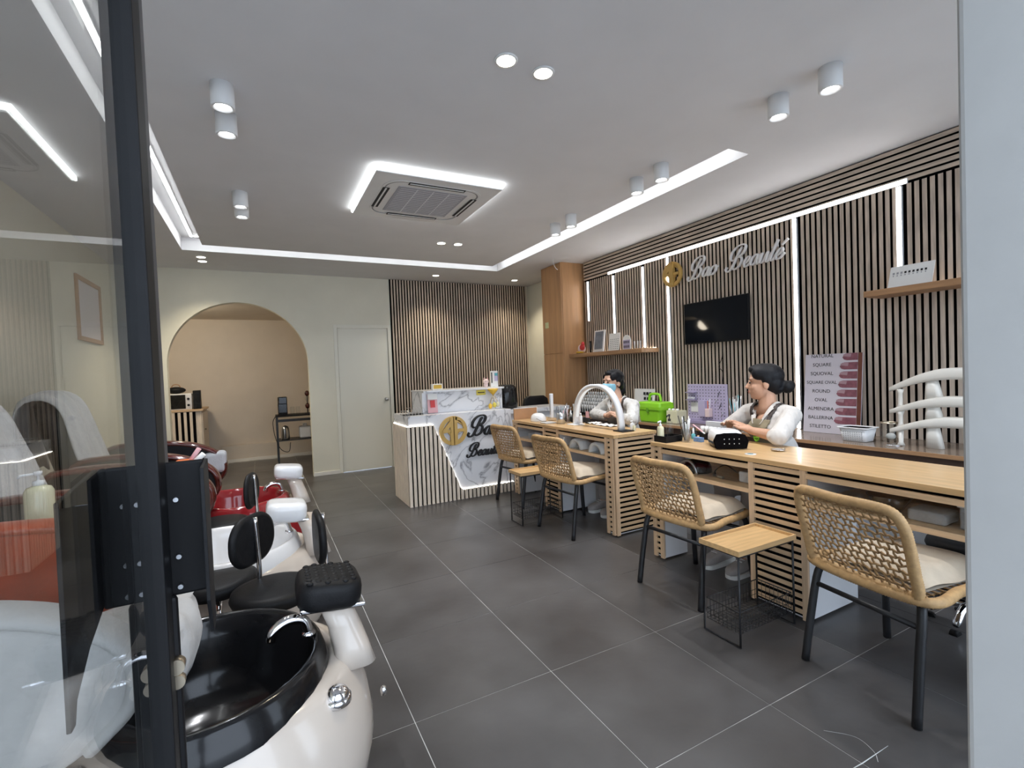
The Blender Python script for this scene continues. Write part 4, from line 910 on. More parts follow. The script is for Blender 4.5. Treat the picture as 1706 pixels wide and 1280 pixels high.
# ------------------------------------------------------------------ things on the near desk
t = thing('bottle_tray','black tray at the left end of the near desk','tray',(2.43,2.40,ZT)); b = MB()
for q in ((2.35,2.50,2.345,2.455,.0005,.006),(2.35,2.50,2.345,2.350,.006,.042),(2.35,2.50,2.450,2.455,.006,.042),(2.35,2.355,2.35,2.45,.006,.042),(2.495,2.50,2.35,2.45,.006,.042)): MB().box(q[0],q[1],q[2],q[3],ZT+q[4],ZT+q[5]).obj('tray_side','black_plastic',t)
pump_bottle('pump_bottle','clear pump bottle of pale yellow liquid in the black tray',2.382,2.425,ZT+.0065,.135,.022,'lotion','white_plastic')
pump_bottle('pump_bottle','clear bottle with tall black nozzle in the black tray',2.445,2.405,ZT+.0065,.175,.023,'acrylic','ink')
tool_cup('tool_cup','clear cup crowded with nail tools on the near desk',2.49,2.305,ZT,.032,.085,'acrylic',14,11,.15)
tool_cup('tool_cup','second cup of files and tweezers beside the blue blocks',2.545,2.345,ZT,.026,.08,'acrylic',9,13,.14)
t = thing('buffer_blocks','pair of blue buffer blocks on the near desk','buffer',(2.56,2.25,ZT)); MB().box(2.535,2.565,2.255,2.285,ZT+.0005,ZT+.03).obj('block','blue',t,bevel=.002); MB().box(2.535,2.565,2.222,2.252,ZT+.0005,ZT+.03).obj('block','blue',t,bevel=.002)
t = thing('cotton_box','white box with row of white caps on the near desk','box',(2.68,2.25,ZT)); MB().box(2.64,2.74,2.13,2.33,ZT+.0005,ZT+.05).obj('box','black_plastic',t,bevel=.003)
for k in range(6): b = MB(); b.lathe([(.014,0),(.014,.04),(.001,.042)],(2.655,2.15+.032*k,ZT+.0505),14); b.obj('cap','white_plastic',t)
t = thing('white_carton','flat white carton behind the row of caps','box',(2.77,2.28,ZT)); MB().box(2.742,2.762,2.20,2.36,ZT+.0005,ZT+.115).obj('box','white_board',t,bevel=.002)
t = thing('nail_lamp','large black and white nail lamp with dark opening, near desk','nail lamp',(2.52,2.03,ZT))
def nl(s,z,top): return [Vector((2.525,2.03,ZT+z))+rotz(math.radians(-35))@Vector((py*s*.80,px*s*1.15,0)) for px,py in rrect(0,0,.215,.22,.075,7)]
b = MB(); b.loft([nl(.84,.0006,0),nl(.95,.012,0),nl(1.0,.04,0)]); b.obj('lower_shell','black_gloss',t)
b = MB(); b.loft([nl(1.002,.0402,1),nl(.985,.065,1),nl(.92,.09,1),nl(.78,.102,1),nl(.4,.108,1)]); b.obj('upper_shell','white_gloss',t)
R20 = rotz(math.radians(-35)); ctr = Vector((2.525,2.03,ZT))
b = MB(); sec = [(-.085,.006),(.085,.006),(.096,.05),(.078,.086),(.035,.096),(-.035,.096),(-.078,.086),(-.096,.05)]
b.loft([[ctr+R20@Vector((px,-.131,pz)) for px,pz in sec],[ctr+R20@Vector((px*.98,-.09,pz)) for px,pz in sec]]); b.obj('opening','felt',t)
for i in range(4):
    for j in range(2): b = MB(); b.ell(ctr+R20@Vector((-.042+.028*i,-.1325,.035+.028*j)),(.003,.002,.003),None,8,6); b.obj('led','paper',t)
t = thing('round_sticker','round grey and white cable grommet at the desk edge','grommet',(2.40,1.76,ZT)); MB().lathe([(.016,.0),(.030,.0),(.030,.002),(.016,.002)],(2.40,1.765,ZT+.0005),24,open=True).obj('ring','silver',t); MB().lathe([(.001,.0),(.0155,.0),(.0155,.0015),(.001,.0015)],(2.40,1.765,ZT+.0005),24).obj('cap','teal',t)
t = thing('jewellery_dish','small shiny dish of rings near her elbow on the desk','dish',(2.62,1.72,ZT)); MB().lathe([(.02,0),(.035,.006),(.038,.010),(.034,.009),(.02,.004),(.001,.004)],(2.60,1.735,ZT+.0005),20).obj('dish','chrome',t); b = MB(); b.ell((2.62,1.715,ZT+.012),(.012,.008,.006)); b.obj('ring','brass',t)
for k,(x,y,m,lab) in enumerate(((2.60,2.40,'mahogany','dark red nail polish bottle behind the tool cups'),(2.64,2.43,'pink','pink nail polish bottle behind the tool cups'),(2.68,2.40,'ink','black nail polish bottle behind the tool cups'),(2.62,2.36,'teal','turquoise nail polish bottle beside the tool cups'))):
    t = thing('nail_polish',lab,'nail polish',(x,y,ZT),'nail polish bottles on the near desk')
    MB().lathe([(.001,0),(.014,0),(.015,.004),(.014,.032),(.007,.038),(.001,.038)],(x,y,ZT+.0005),14).obj('bottle',m,t); MB().lathe([(.007,.0385),(.0075,.042),(.005,.075),(.001,.076)],(x,y,ZT+.0005),12).obj('cap','white_plastic' if k%2 else 'ink',t)
t = thing('nail_file','pink and white nail file lying across the tool cups','nail file',(2.60,2.30,ZT)); MB().obox((2.58,2.285,ZT+.085),(.012,.09,.003),rotx(.5)).obj('blade','pink',t); MB().obox((2.58,2.238,ZT+.058),(.012,.02,.0035),rotx(.5)).obj('tip','paper',t)
MB().box(2.575,2.585,2.30,2.31,ZT+.0005,ZT+.09).obj('rest','acrylic',t)
# shelf of the near desk, behind glass
t = thing('nail_lamp','dark rounded nail lamp behind the glass of the near desk shelf','nail lamp',(2.45,2.18,.612)); dome(t,2.46,2.19,.6125,.09,.085,.085,'black_gloss'); MB().tube([(2.372,2.19+.07*math.cos(a),.6125+.08*math.sin(a)) for a in [math.pi*k/16 for k in range(17)]],.009,8).obj('rim','steel',t)
t = thing('nail_drill','grey nail drill box with cable behind the shelf glass','nail drill',(2.46,1.85,.612)); MB().box(2.42,2.53,1.77,1.86,.6125,.675).obj('body','silver',t,bevel=.008); MB().tube(spline([(2.42,1.86,.66),(2.40,1.93,.70),(2.40,2.0,.66),(2.42,2.02,.63)],6),.003,6).obj('cable','black_plastic',t); MB().cyl((2.40,1.95,.622),(2.42,2.03,.622),.009).obj('handpiece','steel',t)
t = thing('bowl','pale glass bowl behind the glass shelf at the right end of the desk','bowl',(2.45,1.12,.612)); MB().lathe([(.04,0),(.085,.075),(.08,.076),(.036,.006),(.001,.006)],(2.45,1.12,.6125),24).obj('bowl','clear_glass',t); MB().box(2.39,2.52,.9,1.03,.6125,.66).obj('cloth','towel',t,bevel=.01)
tool = thing('storage_box','grey storage box on the shelf near the jamb','box',(2.5,.75,.612)); MB().box(2.40,2.62,.65,.86,.6125,.70).obj('box','grey_fabric',tool,bevel=.006); MB().box(2.395,2.625,.645,.865,.7005,.709).obj('lid','white_board',tool)

# ------------------------------------------------------------------ things on the sideboard and wall shelves
ZB = .7505
t = thing('tool_case','bright lime green plastic tool case with carry handle','tool case',(3.42,3.56,ZB))
def tc(w,d,z): return [(3.46+py,3.585+px,ZB+z) for px,py in rrect(0,0,w,d,.03,5)]
b = MB(); b.loft([tc(.265,.17,.0005),tc(.275,.178,.01),tc(.30,.19,.12)],smooth=False); b.obj('body','lime',t,bevel=.003)
b = MB(); b.loft([tc(.325,.205,.1205),tc(.33,.208,.152),tc(.325,.205,.154),tc(.32,.20,.185),tc(.29,.17,.195)],smooth=False); b.obj('lid','lime',t,bevel=.003)
b = MB(); b.tube(spline([(3.46,3.665,ZB+.20),(3.46,3.655,ZB+.25),(3.46,3.63,ZB+.27),(3.46,3.54,ZB+.27),(3.46,3.515,ZB+.25),(3.46,3.505,ZB+.20)],5),.013,8); b.obj('handle','lime',t)
MB().box(3.352,3.362,3.57,3.60,ZB+.10,ZB+.14).obj('latch','lime_dark',t,bevel=.002)
t = thing('swatch_board','white board with black swatches standing behind the lime case','display board',(3.70,4.02,ZB)); MB().obox((3.70,4.0,ZB+.155),(.012,.30,.30),roty(.1)).obj('board','paper',t)
for i in range(2):
    for j in range(3): MB().obox((3.697-.0065+.004*(1-i),3.95+.045*j-.06,ZB+.20+.055*i),(.004,.028,.03),roty(.1)).obj('swatch','ink',t)
# stepped rack of nail tips
t = thing('tip_rack','stepped rack of white nail tip sticks on the sideboard behind the first technician','display rack',(3.55,4.62,ZB))
for r in range(5): MB().box(3.40+.06*r,3.458+.06*r,4.35,5.0,ZB+.0005,ZB+.03+.035*r).obj('step','black_plastic',t)
me = MB().lathe([(.006,0),(.007,.05),(.012,.06),(.012,.085),(.001,.09)],(0,0,0),10).mesh('stick'); me.materials.append(MATS['white_plastic'])
for r in range(5):
    for k in range(13):
        o = bpy.data.objects.new('nail_stick',me); COL.objects.link(o); o.parent = t; o.location = (3.43+.06*r-3.55,4.38+.048*k-4.62,.0302+.035*r)
# pegboard
t = thing('pegboard','lilac pegboard organiser with hanging tools on the sideboard','pegboard',(3.66,3.10,ZB)); xp = 3.60
MB().box(xp,xp+.012,2.86,3.30,ZB+.03,ZB+.365).obj('board','lilac',t,bevel=.004); MB().box(xp-.045,xp+.05,2.87,3.29,ZB+.0005,ZB+.03).obj('foot','lilac_dark',t,bevel=.003)
hb = MB()
for i in range(13):
    for j in range(11):
        yy, zz = 2.89+.0325*i, ZB+.055+.0285*j; hb.box(xp-.0008,xp-.0001,yy-.004,yy+.004,zz-.004,zz+.004)
hb.obj('peg_hole','ink',t,kind='stuff')
MB().box(xp-.05,xp-.001,3.19,3.285,ZB+.285,ZB+.292).obj('tray','lilac_dark',t); MB().box(xp-.045,xp-.001,3.19,3.28,ZB+.215,ZB+.222).obj('tray','lilac_dark',t)
for k in range(5): MB().cyl((xp-.025,3.20+.018*k,ZB+.2225),(xp-.025,3.20+.018*k,ZB+.245),.005,n=8).obj('pin','white_plastic',t)
MB().box(xp-.006,xp-.001,3.155,3.255,ZB+.105,ZB+.195).obj('card','paper',t); MB().box(xp-.04,xp-.001,3.07,3.145,ZB+.07,ZB+.215).obj('pocket','lilac',t,bevel=.003); MB().box(xp-.05,xp-.001,3.015,3.06,ZB+.07,ZB+.145).obj('pocket','pink_light',t,bevel=.003)
for k,(yy,m) in enumerate(((3.03,'paper'),(3.045,'orange'),(3.12,'ink'),(3.09,'ink'))): MB().tube([(xp-.025,yy,ZB+.09),(xp-.03,yy-.012+.01*k,ZB+.235-.02*k)],.004,6).obj('brush',m,t)
for k,(yy,zz) in enumerate(((2.93,.30),(2.96,.24),(2.915,.20),(2.90,.12))): MB().tube([(xp-.008,yy,ZB+zz),(xp-.012,yy+.02,ZB+zz-.05)],.003,6).obj('hook_tool','steel' if k%2 else 'ink',t)
tool_cup('brush_holder','clear jar of long dark brushes behind her hands',3.42,2.62,ZB,.055,.16,'acrylic',22,21,.25)
t = thing('polish_display','pale beige display block beside the pegboard','display block',(3.48,3.33,ZB)); MB().box(3.42,3.55,3.27,3.40,ZB+.0005,ZB+.12).obj('block','lotion',t,bevel=.004)
for k in range(5): b = MB(); b.ell((3.45+.02*(k%2),3.285+.025*k,ZB+.128),(.014,.012,.01)); b.obj('tip','paper',t)
# nail shape poster
t = thing('nail_shape_poster','white poster listing nail shapes with finger photos, on the sideboard','poster',(3.74,2.05,ZB)); TI = .09
PO = Vector((3.70,2.06,ZB+.001)); RP = roty(TI)
def pp(a,h,d=0): return PO+RP@Vector((-d,-a,h))
MB().add([pp(-.20,0,0),pp(.20,0,0),pp(.20,.59,0),pp(-.20,.59,0),pp(-.20,0,-.006),pp(.20,0,-.006),pp(.20,.59,-.006),pp(-.20,.59,-.006)],[(0,1,2,3),(7,6,5,4),(0,4,5,1),(1,5,6,2),(2,6,7,3),(3,7,4,0)]).obj('sheet','poster',t)
MB().add([pp(.172,0,.001),pp(.20,0,.001),pp(.20,.59,.001),pp(.172,.59,.001)],[(0,1,2,3)]).obj('side_band','brown_leather',t)
words = ['NATURAL','SQUARE','SQUOVAL','SQUARE OVAL','ROUND','OVAL','ALMENDRA','BALLERINA','STILETTO']
RT = RP @ Matrix(((0,0,-1),(-1,0,0),(0,1,0)))
for k,wd in enumerate(words):
    text_part(wd,.036 if len(wd)<10 else .033,'ink',t,pp(-.075,.575-.066*k,.0008),RT,'lettering',.0003)
for k in range(8):
    h = .565-.066*k; L0 = .05+(.018 if k<1 else .006 if k<4 else .0)-.004*k; b = MB()
    pr = [(.170,-.027),(L0+.03,-.027),(L0+.012,-.022),(L0,-.006),(L0+.01,.012),(L0+.03,.024),(.170,.025)]
    b.add([pp(a,h+z,.0012) for a,z in pr]+[pp(a,h+z,.0022) for a,z in pr],[tuple(range(7)),tuple(range(13,6,-1))]+[(j,j+7,(j+1)%7+7,(j+1)%7) for j in range(7)]); b.obj('finger_print','nail_pink',t)
    b = MB(); pn = [(L0+.055,-.004),(L0+.01,.002),(L0+.004,.012),(L0+.02,.022),(L0+.06,.020)]
    b.add([pp(a,h+z,.0024) for a,z in pn]+[pp(a,h+z,.003) for a,z in pn],[tuple(range(5)),tuple(range(9,4,-1))]+[(j,j+5,(j+1)%5+5,(j+1)%5) for j in range(5)]); b.obj('nail_print','nail_tip',t)
# perforated basket, glass jar, tiered stand
t = thing('basket','small white perforated plastic basket in front of the poster','basket',(3.50,1.77,ZB))
def bk(w,d,z): return [(3.50+py,1.775+px,ZB+z) for px,py in rrect(0,0,w,d,.02,4)]
b = MB(); b.loft([bk(.135,.10,.0005),bk(.145,.11,.003),bk(.175,.135,.088),bk(.168,.128,.088),bk(.138,.104,.006)]); b.obj('body','white_plastic',t)
b = MB(); b.loft([bk(.195,.155,.088),bk(.195,.155,.094),bk(.172,.132,.094),bk(.172,.132,.088)]); b.obj('rim','white_plastic',t)
hb = MB()
for j in range(5):
    for i in range(9):
        f = (j+1)/6; xx = 3.50-(.11+.025*f)/2-.0008; hb.obox((xx,1.775-.055+.0137*i,ZB+.012+.0125*j),(.001,.006,.006))
hb.obj('perforation','grey_fabric',t,kind='stuff')
t = thing('glass_jar','clear glass jar with gold rim on the sideboard','jar',(3.62,1.62,ZB)); MB().lathe([(.04,0),(.046,.01),(.046,.125),(.042,.125),(.040,.01),(.001,.01)],(3.60,1.64,ZB+.0005),24).obj('glass','clear_glass',t); MB().lathe([(.047,.118),(.047,.127),(.0435,.127),(.0435,.118)],(3.60,1.64,ZB+.0005),24,open=True).obj('rim','brass',t)
b = MB(); b.ell((3.60,1.63,ZB+.035),(.030,.026,.022)); b.obj('cotton','paper',t)
t = thing('tiered_stand','white three-tier hand display stand next to the glass jar','display stand',(3.52,1.35,ZB))
for k,z in enumerate((.085,.205,.345)):
    b = MB(); rings = []
    for i in range(17):
        f = i/16; y = 1.585-.55*f; zz = ZB+z+(.075+.02*(k==2))*math.sin(min(1,f*1.7)*math.pi/2)**1.0; w = .09*(.30+.7*min(1,f*3)); th = .026+.040*min(1,f*2.0)*(1 if k==2 else .85)
        rings.append([(3.50+a*w/2,y,zz+c*th/2) for a,c in ((-1,-.5),(-.8,-1),(.8,-1),(1,-.5),(1,.5),(.8,1),(-.8,1),(-1,.5))])
    b.loft(rings); b.obj('tier','stand_cream',t)
for (z0,z1) in ((.105,.225),(.225,.36)): MB().lathe([(.022,0),(.012,.03),(.012,z1-z0-.04),(.02,z1-z0-.012)],(3.50,1.53,ZB+z0),16).obj('spacer','stand_cream',t); 
MB().lathe([(.02,0),(.012,.02),(.014,.09)],(3.50,1.53,ZB+.0005),16).obj('spacer','stand_cream',t)
for (z0,z1) in ((.0005,.145),(.165,.265),(.285,.40)): b = MB(); b.loft([[(3.50+py*(.8 if z0<.01 else 1),1.36+px,ZB+z0) for px,py in rrect(0,0,.085,.06,.02,4)],[(3.50+py,1.37+px,ZB+z1) for px,py in rrect(0,0,.055,.05,.02,4)]]); b.obj('pillar','stand_cream',t)
MB().lathe([(.04,0),(.04,.004),(.01,.01)],(3.45,1.545,ZB+.0005),20).obj('foot_plate','chrome',t)
# small shelf by the column
ZS = 1.4955
t = thing('plush_toy','round pale toy with red bow at the left end of the small shelf','toy',(3.64,5.05,ZS))
b = MB(); b.ell((3.64,5.03,ZS+.06),(.045,.06,.058)); b.obj('body','pink_light',t); b = MB(); b.ell((3.60,4.965,ZS+.075),(.02,.05,.04)); b.ell((3.60,4.95,ZS+.115),(.018,.03,.03)); b.obj('bow','red',t); b = MB(); b.ell((3.61,5.03,ZS+.014),(.04,.07,.014)); b.obj('foot','gold_yellow',t)
MB().cyl((3.70,4.93,ZS+.001),(3.70,4.93,ZS+.15),.014).obj('bottle','black_gloss',t)
t = thing('picture_stand','tall leaning silver frame with grey screen on the small shelf','frame',(3.66,4.72,ZS)); RF = roty(.14)
MB().obox((3.68,4.72,ZS+.135),(.014,.20,.265),RF).obj('frame','silver',t,bevel=.003); MB().obox((3.6715,4.72,ZS+.143),(.003,.15,.215),RF).obj('picture','screen_grey',t)
t = thing('price_board','white leaning card with small black text rows, middle of the small shelf','card',(3.66,4.44,ZS)); MB().obox((3.68,4.44,ZS+.105),(.006,.19,.205),RF).obj('card','paper',t)
for i in range(6):
    for j in range(5): MB().obox(Vector((3.68,4.44,ZS+.105))+RF@Vector((-.0035,.065-.033*j,.03-.022*i)),(.001,.017,.005),RF).obj('lettering','ink',t)
t = thing('arched_display','white arched card with two rows of dark nail samples on the small shelf','display card',(3.66,4.20,ZS))
pr = [(-.065,0),(.065,0),(.065,.10)]+[(.065*math.cos(math.pi*k/10),.10+.065*math.sin(math.pi*k/10)) for k in range(1,10)]+[(-.065,.10)]
MB().prism([(4.20+a,ZS+.0005+z) for a,z in pr],'yz',3.655,3.663).obj('card','paper',t); MB().box(3.653,3.6549,4.145,4.255,ZS+.01,ZS+.11).obj('panel','lilac',t)
for i in range(2):
    for j in range(4): MB().obox((3.6515,4.162+.025*j,ZS+.035+.05*i),(.002,.010,.026)).obj('nail_sample','ink',t)
t = thing('clear_stand','clear acrylic stand at the right end of the small shelf','stand',(3.66,4.03,ZS)); MB().box(3.63,3.69,3.97,4.09,ZS+.085,ZS+.09).obj('plate','acrylic',t)
for q in (3.985,4.025,4.075): MB().cyl((3.66,q,ZS+.0005),(3.66,q,ZS+.085),.006).obj('post','white_plastic',t)
# card on the upper right shelf
t = thing('sample_card','white leaning card with a row of dark nail samples on the upper right shelf','card',(3.68,1.55,1.74)); RF = roty(.35); cc = Vector((3.69,1.545,1.74+.075))
MB().obox(cc,(.005,.235,.15),RF).obj('card','paper',t)
for j in range(9):
    MB().obox(cc+RF@Vector((-.0032,.095-.0215*j,.025)),(.0015,.011,.014),RF).obj('nail_sample','ink' if j>2 else 'grey_fabric',t)
    MB().obox(cc+RF@Vector((-.0032,.095-.0215*j,.008)),(.0015,.006,.008),RF).obj('mark','grey_fabric',t)
# ------------------------------------------------------------------ the two technicians
def person(label, head, F, pelvis, chest, neck, Ft, L, Rr, skin, shirt, apron, cuff, mask, bun, foot, hairf, logo=False, tilt=0.0):
    """L, Rr: shoulder, elbow, wrist, knuckle point and finger direction of her left and right arm"""
    V = Vector; head,pelvis,chest,neck = V(head),V(pelvis),V(chest),V(neck)
    F = V((*F,0)).normalized(); S = V((0,0,1)).cross(F); HR = Matrix((F,S,V((0,0,1)))).transposed() @ roty(tilt)
    Ft = V((*Ft,0)).normalized(); St = V((0,0,1)).cross(Ft); TR = Matrix((Ft,St,V((0,0,1)))).transposed()
    hp = lambda f,s,u: head+HR@V((f,s,u)); 
    t = thing('person',label,'person',(pelvis.x,pelvis.y,0))
    def head_parts(b, g=0):
        e = lambda c,r: b.ell(hp(*c),(r[0]+g,r[1]+g,r[2]+g),HR,20,14)
        e((-.012,0,.030),(.092,.073,.083)); e((.022,0,-.030),(.064,.061,.083)); e((.048,0,-.086),(.030,.034,.024)); e((.03,0,-.06),(.05,.05,.045))
        for s in (-1,1): e((.045,s*.031,-.030),(.032,.028,.034)); e((.066,s*.026,.028),(.018,.026,.012))
    def torso(b, g=0):
        mid = pelvis.lerp(chest,.5); e = lambda c,r: b.ell(c,(r[0]+g,r[1]+g,r[2]+g),TR,20,14)
        e(chest,(.098,.150,.125)); e(chest+V((0,0,.05))-Ft*.01,(.085,.155,.085)); e(mid,(.098,.138,.15)); e(pelvis+V((0,0,.08)),(.115,.165,.12))
        for s in (-1,1): e(chest+Ft*.05+St*s*.065-V((0,0,.015)),(.055,.062,.058))
        b.cap(L[0],neck-V((0,0,.02)),.052+g,.05+g); b.cap(Rr[0],neck-V((0,0,.02)),.052+g,.05+g)
    def hand(b, w, k, d, side):
        w,k,d = V(w),V(k),V(d).normalized(); ax = (k-w).normalized(); n = V((0,0,1)); lat = ax.cross(n).normalized()*side
        b.cap(w,w.lerp(k,.4),.024,.027); 
        for q in (-.024,-.008,.008,.024): b.cap(w.lerp(k,.35)+lat*q*.7,k+lat*q,.016,.0125)
        for q,l in ((-.027,.058),(-.009,.068),(.009,.064),(.026,.05)):
            a0 = k+lat*q; a1 = a0+(ax*.75+d*.5).normalized()*l*.52; a2 = a1+(ax*.25+d).normalized()*l*.5; b.cap(a0,a1,.0105,.009); b.cap(a1,a2,.009,.0072)
        a0 = w.lerp(k,.35)-lat*.026; a1 = a0+(ax*.7-lat*.55-n*.1).normalized()*.042; a2 = a1+(ax+d*.3).normalized()*.032; b.cap(a0,a1,.013,.0105); b.cap(a1,a2,.0105,.008)
    def body(b):
        head_parts(b)
        b.cap(hp(.078,0,.010),hp(.098,0,-.026),.008,.0125); b.ell(hp(.090,0,-.030),(.012,.017,.009),HR); b.ell(hp(.079,0,-.060),(.011,.024,.013),HR)
        for s in (-1,1): b.ell(hp(-.012,s*.074,-.012),(.019,.009,.031),HR)
        b.cap(hp(-.022,0,-.06),neck-V((0,0,.015)),.050,.056); torso(b,-.012)
        for A,sd in ((L,1),(Rr,-1)): b.cap(A[0],A[1],.046,.040); b.cap(A[1],A[2],.040,.025); hand(b,A[2],A[3],A[4],sd)
        for s in (-1,1):
            hip = pelvis+St*s*.09+V((0,0,.02)); kn = V((foot.x+.10,foot.y+s*.10,.50)); an = V((foot.x+.05,foot.y+s*.09,.09)); b.cap(hip,kn,.08,.058); b.cap(kn,an,.052,.035); b.cap(an,an+V((-.10,0,-.055)),.032,.026)
    shell('body',body,skin,t,.0048,4)
    mid = lambda c: (c-chest).dot(St); fr = lambda c: (c-chest).dot(Ft)
    def cloth(b):
        torso(b,.006)
        for A in (L,Rr):
            b.cap(A[0],A[1],.057,.052); q = V(A[1]).lerp(V(A[2]),cuff); b.cap(A[1],q,.052,.042)
            ax = (V(A[2])-V(A[1])).normalized(); b.cap(q-ax*.03,q,.045,.044)
    def kc(c):
        vz = c.z-(chest.z+.005); 
        if fr(c) > -.01 and vz > 0 and abs(mid(c)) < .012+vz*.52 and c.z < neck.z+.06: return False
        if (c-neck).length < .058 and c.z > neck.z+.012: return False
        return True
    shell('shirt',cloth,shirt,t,.007,3,kc,solid=.004)
    for s in (-1,1):                                        # collar lapels
        b = MB(); base = chest+Ft*.085+V((0,0,.005)); n0 = neck+St*s*.062-Ft*.045+V((0,0,.045)); n1 = neck+St*s*.066+Ft*.03+V((0,0,.022))
        a = [n0,n1,base+St*s*.018+Ft*.03]; o = [n0+St*s*.028-V((0,0,.035)),n1+St*s*.052-V((0,0,.025))+Ft*.02,base+St*s*.045+Ft*.027-V((0,0,.0))+V((0,0,.02))]
        b.add(a+o,[(0,1,4,3),(1,2,5,4)],True); b.obj('collar',shirt,t,solid=.005,sub=2)
    shell('apron',lambda b: torso(b,.013),apron,t,.007,3,lambda c: fr(c)>.02 and c.z<chest.z+.062 and abs(mid(c))<.098+max(0,(chest.z-.10-c.z))*.5,solid=.003)
    for sd in (-1,1): shell('apron_strap',lambda b: torso(b,.012),'strap',t,.006,3,lambda c: c.z>=chest.z+.055 and .072<sd*mid(c)<.094 and c.z<neck.z+.12 and fr(c)>-.03,solid=.004)
    if logo:
        lc = chest+Ft*.128-V((0,0,.055))+St*.03; b = MB(); b.tube([lc+St*(.024*math.cos(a))+V((0,0,.024*math.sin(a))) for a in [2*math.pi*k/20 for k in range(20)]],.004,6,True); b.cap(lc-V((0,0,.018)),lc+V((0,0,.018)),.004,.004); b.cap(lc-St*.018,lc+St*.018,.004,.004); b.obj('apron_logo','lime',t)
    # face details
    for s in (-1,1):
        b = MB(); b.ell(hp(.081,s*.029,.004),(.006,.0135,.0055),HR,12,8); b.obj('eye','ink',t)
        b = MB(); b.cap(hp(.086,s*.014,.027),hp(.072,s*.046,.029),.0032,.0022,8); b.obj('eyebrow','hair',t)
    if mask:
        def mp(b): head_parts(b,.009); b.cap(hp(.080,0,.0),hp(.104,0,-.030),.014,.021); b.cap(hp(.085,0,-.03),hp(.075,0,-.075),.026,.028)
        def km(c): q = HR.transposed()@(c-head); return q.x>.018+.25*abs(q.z+.05) and -.112<q.z<-.008+.12*(q.x-.08)
        shell('face_mask',mp,'mask_blue',t,.004,5,km,solid=.002)
        for s in (-1,1): MB().tube(spline([hp(.035,s*.066,-.028),hp(.0,s*.079,-.015),hp(-.02,s*.078,.008)],4),.0015,5).obj('mask_loop','paper',t)
    else:
        b = MB(); b.ell(hp(.088,0,-.0545),(.0055,.020,.0045),HR,12,8); b.ell(hp(.086,0,-.064),(.0055,.017,.005),HR,12,8); b.obj('lips','lips',t)
    def hair(b):
        e = lambda c,r: b.ell(hp(*c),r,HR,20,14)
        e((-.030,0,.046),(.098,.083,.083)); e((-.055,0,.0),(.064,.076,.075)); e((-.075,0,-.04),(.045,.055,.04))
        for s in (-1,1): e((.010 if hairf else -.012,s*.052,.062),(.062,.032,.046)); e((-.020,s*.062,.03),(.035,.024,.05))
        if hairf: e((.032,0,.090),(.056,.060,.034)); e((.0,0,.09),(.08,.07,.04))
        if not hairf: e((.016,0,.088),(.062,.056,.032)); e((.030,.050,.052),(.036,.020,.040)); e((.030,-.050,.056),(.034,.020,.034))
        for c,r in bun: e(c,r)
        b.cap(hp(-.08,0,-.01),hp(*bun[0][0]),.045,.03)
    shell('hair',hair,'hair',t,.005,3)
    shell('trousers',lambda b: [b.ell(pelvis+V((0,0,.04)),(.13,.18,.11),TR)]+[(b.cap(pelvis+St*s*.09+V((0,0,.02)),(foot.x+.10,foot.y+s*.10,.50),.092,.070),b.cap((foot.x+.10,foot.y+s*.10,.50),(foot.x+.05,foot.y+s*.09,.14),.064,.055)) for s in (-1,1)],'trousers',t,.010,3)
    for s in (-1,1):
        b = MB(); rings = []
        for (dx,w,h) in ((.095,.05,.05),(.07,.068,.085),(.02,.075,.09),(-.06,.082,.065),(-.12,.086,.05),(-.155,.07,.04),(-.17,.03,.02)): rings.append([(foot.x+.04+dx,foot.y+s*.09+py,max(.022,.022+h/2+pz)) for py,pz in rrect(0,0,w,h,min(w,h)*.38,4)])
        b.loft(rings); SH = b.obj('shoe','shoe',t,sub=1)
        b = MB(); b.prism([(foot.x+.045+px,foot.y+s*.09+py) for px,py in [(p[0]*1.0-.035,p[1]) for p in rrect(0,0,.27,.09,.042,6)]],'xy',.001,.026); b.obj('sole','paper',SH)
        for k in range(3): MB().tube([(foot.x-.03+.025*k,foot.y+s*.09-.022,.095+.008*k-.006),(foot.x-.03+.025*k,foot.y+s*.09+.022,.095+.008*k-.006)],.0035,6).obj('lace','paper',SH)
    return t
VV = Vector
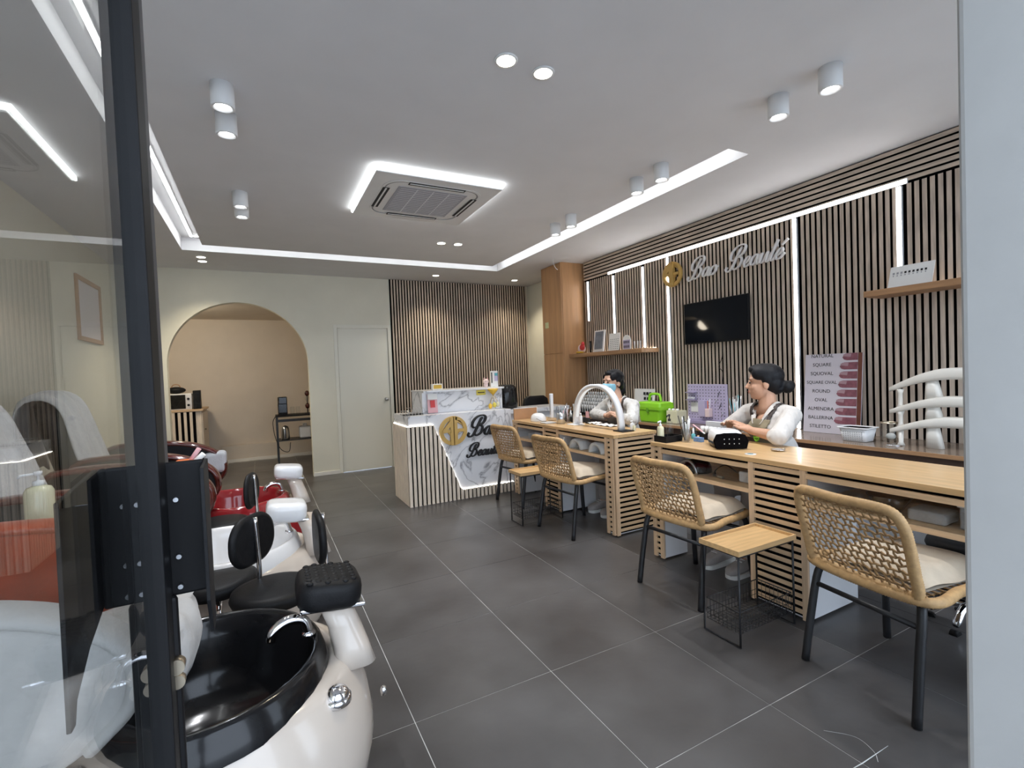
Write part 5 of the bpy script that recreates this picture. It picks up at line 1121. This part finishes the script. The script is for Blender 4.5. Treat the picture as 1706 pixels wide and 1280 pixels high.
person('woman with black bun in white shirt and olive apron, unmasked, at the near desk',
    (2.955,2.065,1.160),(-.62,.79),(3.04,1.98,.52),(2.965,2.02,.865),(2.965,2.045,1.005),(-.93,.37),
    (VV((2.955,1.875,.955)),VV((2.735,1.825,.845)),VV((2.765,2.02,.862)),VV((2.755,2.095,.895)),VV((-.1,.6,.2))),
    (VV((2.985,2.20,.955)),VV((2.92,2.32,.845)),VV((2.80,2.225,.872)),VV((2.755,2.165,.905)),VV((-.5,-.3,.1))),
    'skin','shirt','apron',.12,False,[((-.140,0,-.030),(.042,.046,.042)),((-.155,0,-.02),(.03,.035,.032))],VV((2.56,2.05,0)),True,True)
person('woman in blue face mask and white blouse with brown apron, at the far desk',
    (2.965,3.625,1.158),(-1.0,-.03),(3.06,3.52,.52),(2.985,3.53,.865),(2.975,3.575,1.0),(-.98,-.2),
    (VV((2.965,3.345,.95)),VV((2.80,3.17,.845)),VV((2.80,3.30,.850)),VV((2.785,3.355,.885)),VV((-.4,.4,.1))),
    (VV((3.00,3.735,.95)),VV((2.93,3.87,.845)),VV((2.86,3.60,.850)),VV((2.81,3.46,.880)),VV((-.2,-.6,.1))),
    'skin_b','shirt_b','apron_b',.80,True,[((-.105,-.01,-.080),(.052,.052,.056)),((-.11,-.02,-.03),(.048,.055,.05))],VV((2.69,3.43,0)),False)
# technicians' stools and one free stool under the near desk
for (x,y,lab) in ((3.07,1.98,'black stool under the technician with the bun'),(3.08,3.52,'black stool under the masked technician'),(2.95,1.02,'empty black stool behind the near desk, mostly hidden by the nearest chair')):
    tag(copy_tree(s0,(x,y,-.03),0.3,lab),lab,'stool',"technicians' stools")
import OpenImageIO as oiio, numpy as np, sys
b=oiio.ImageBuf('/workdir/render_main.png'); a=b.get_pixels(oiio.UINT8)[...,:3].astype(int)
s=a.shape[1]/1706
for n,(x,y) in dict(ceil_mid=(1000,200),ceil_top=(500,60),ceil_right=(1450,250),ceil_far=(600,410),wall=(600,500),alcove=(400,620),door=(605,650),column=(960,540),col_l=(920,560),slatw=(1400,500),floor1=(760,1100),floor2=(1300,1240),floor3=(1500,1240),floor4=(600,850),table=(1450,790),pillar=(1650,600),desk=(1290,800),basecream=(540,1200),arm=(30,930),poster=(1380,700)).items():
    p=a[int((y-4)*s):int((y+5)*s),int((x-4)*s):int((x+5)*s)].reshape(-1,3).mean(0); print(n,(x,y),p.round().astype(int))
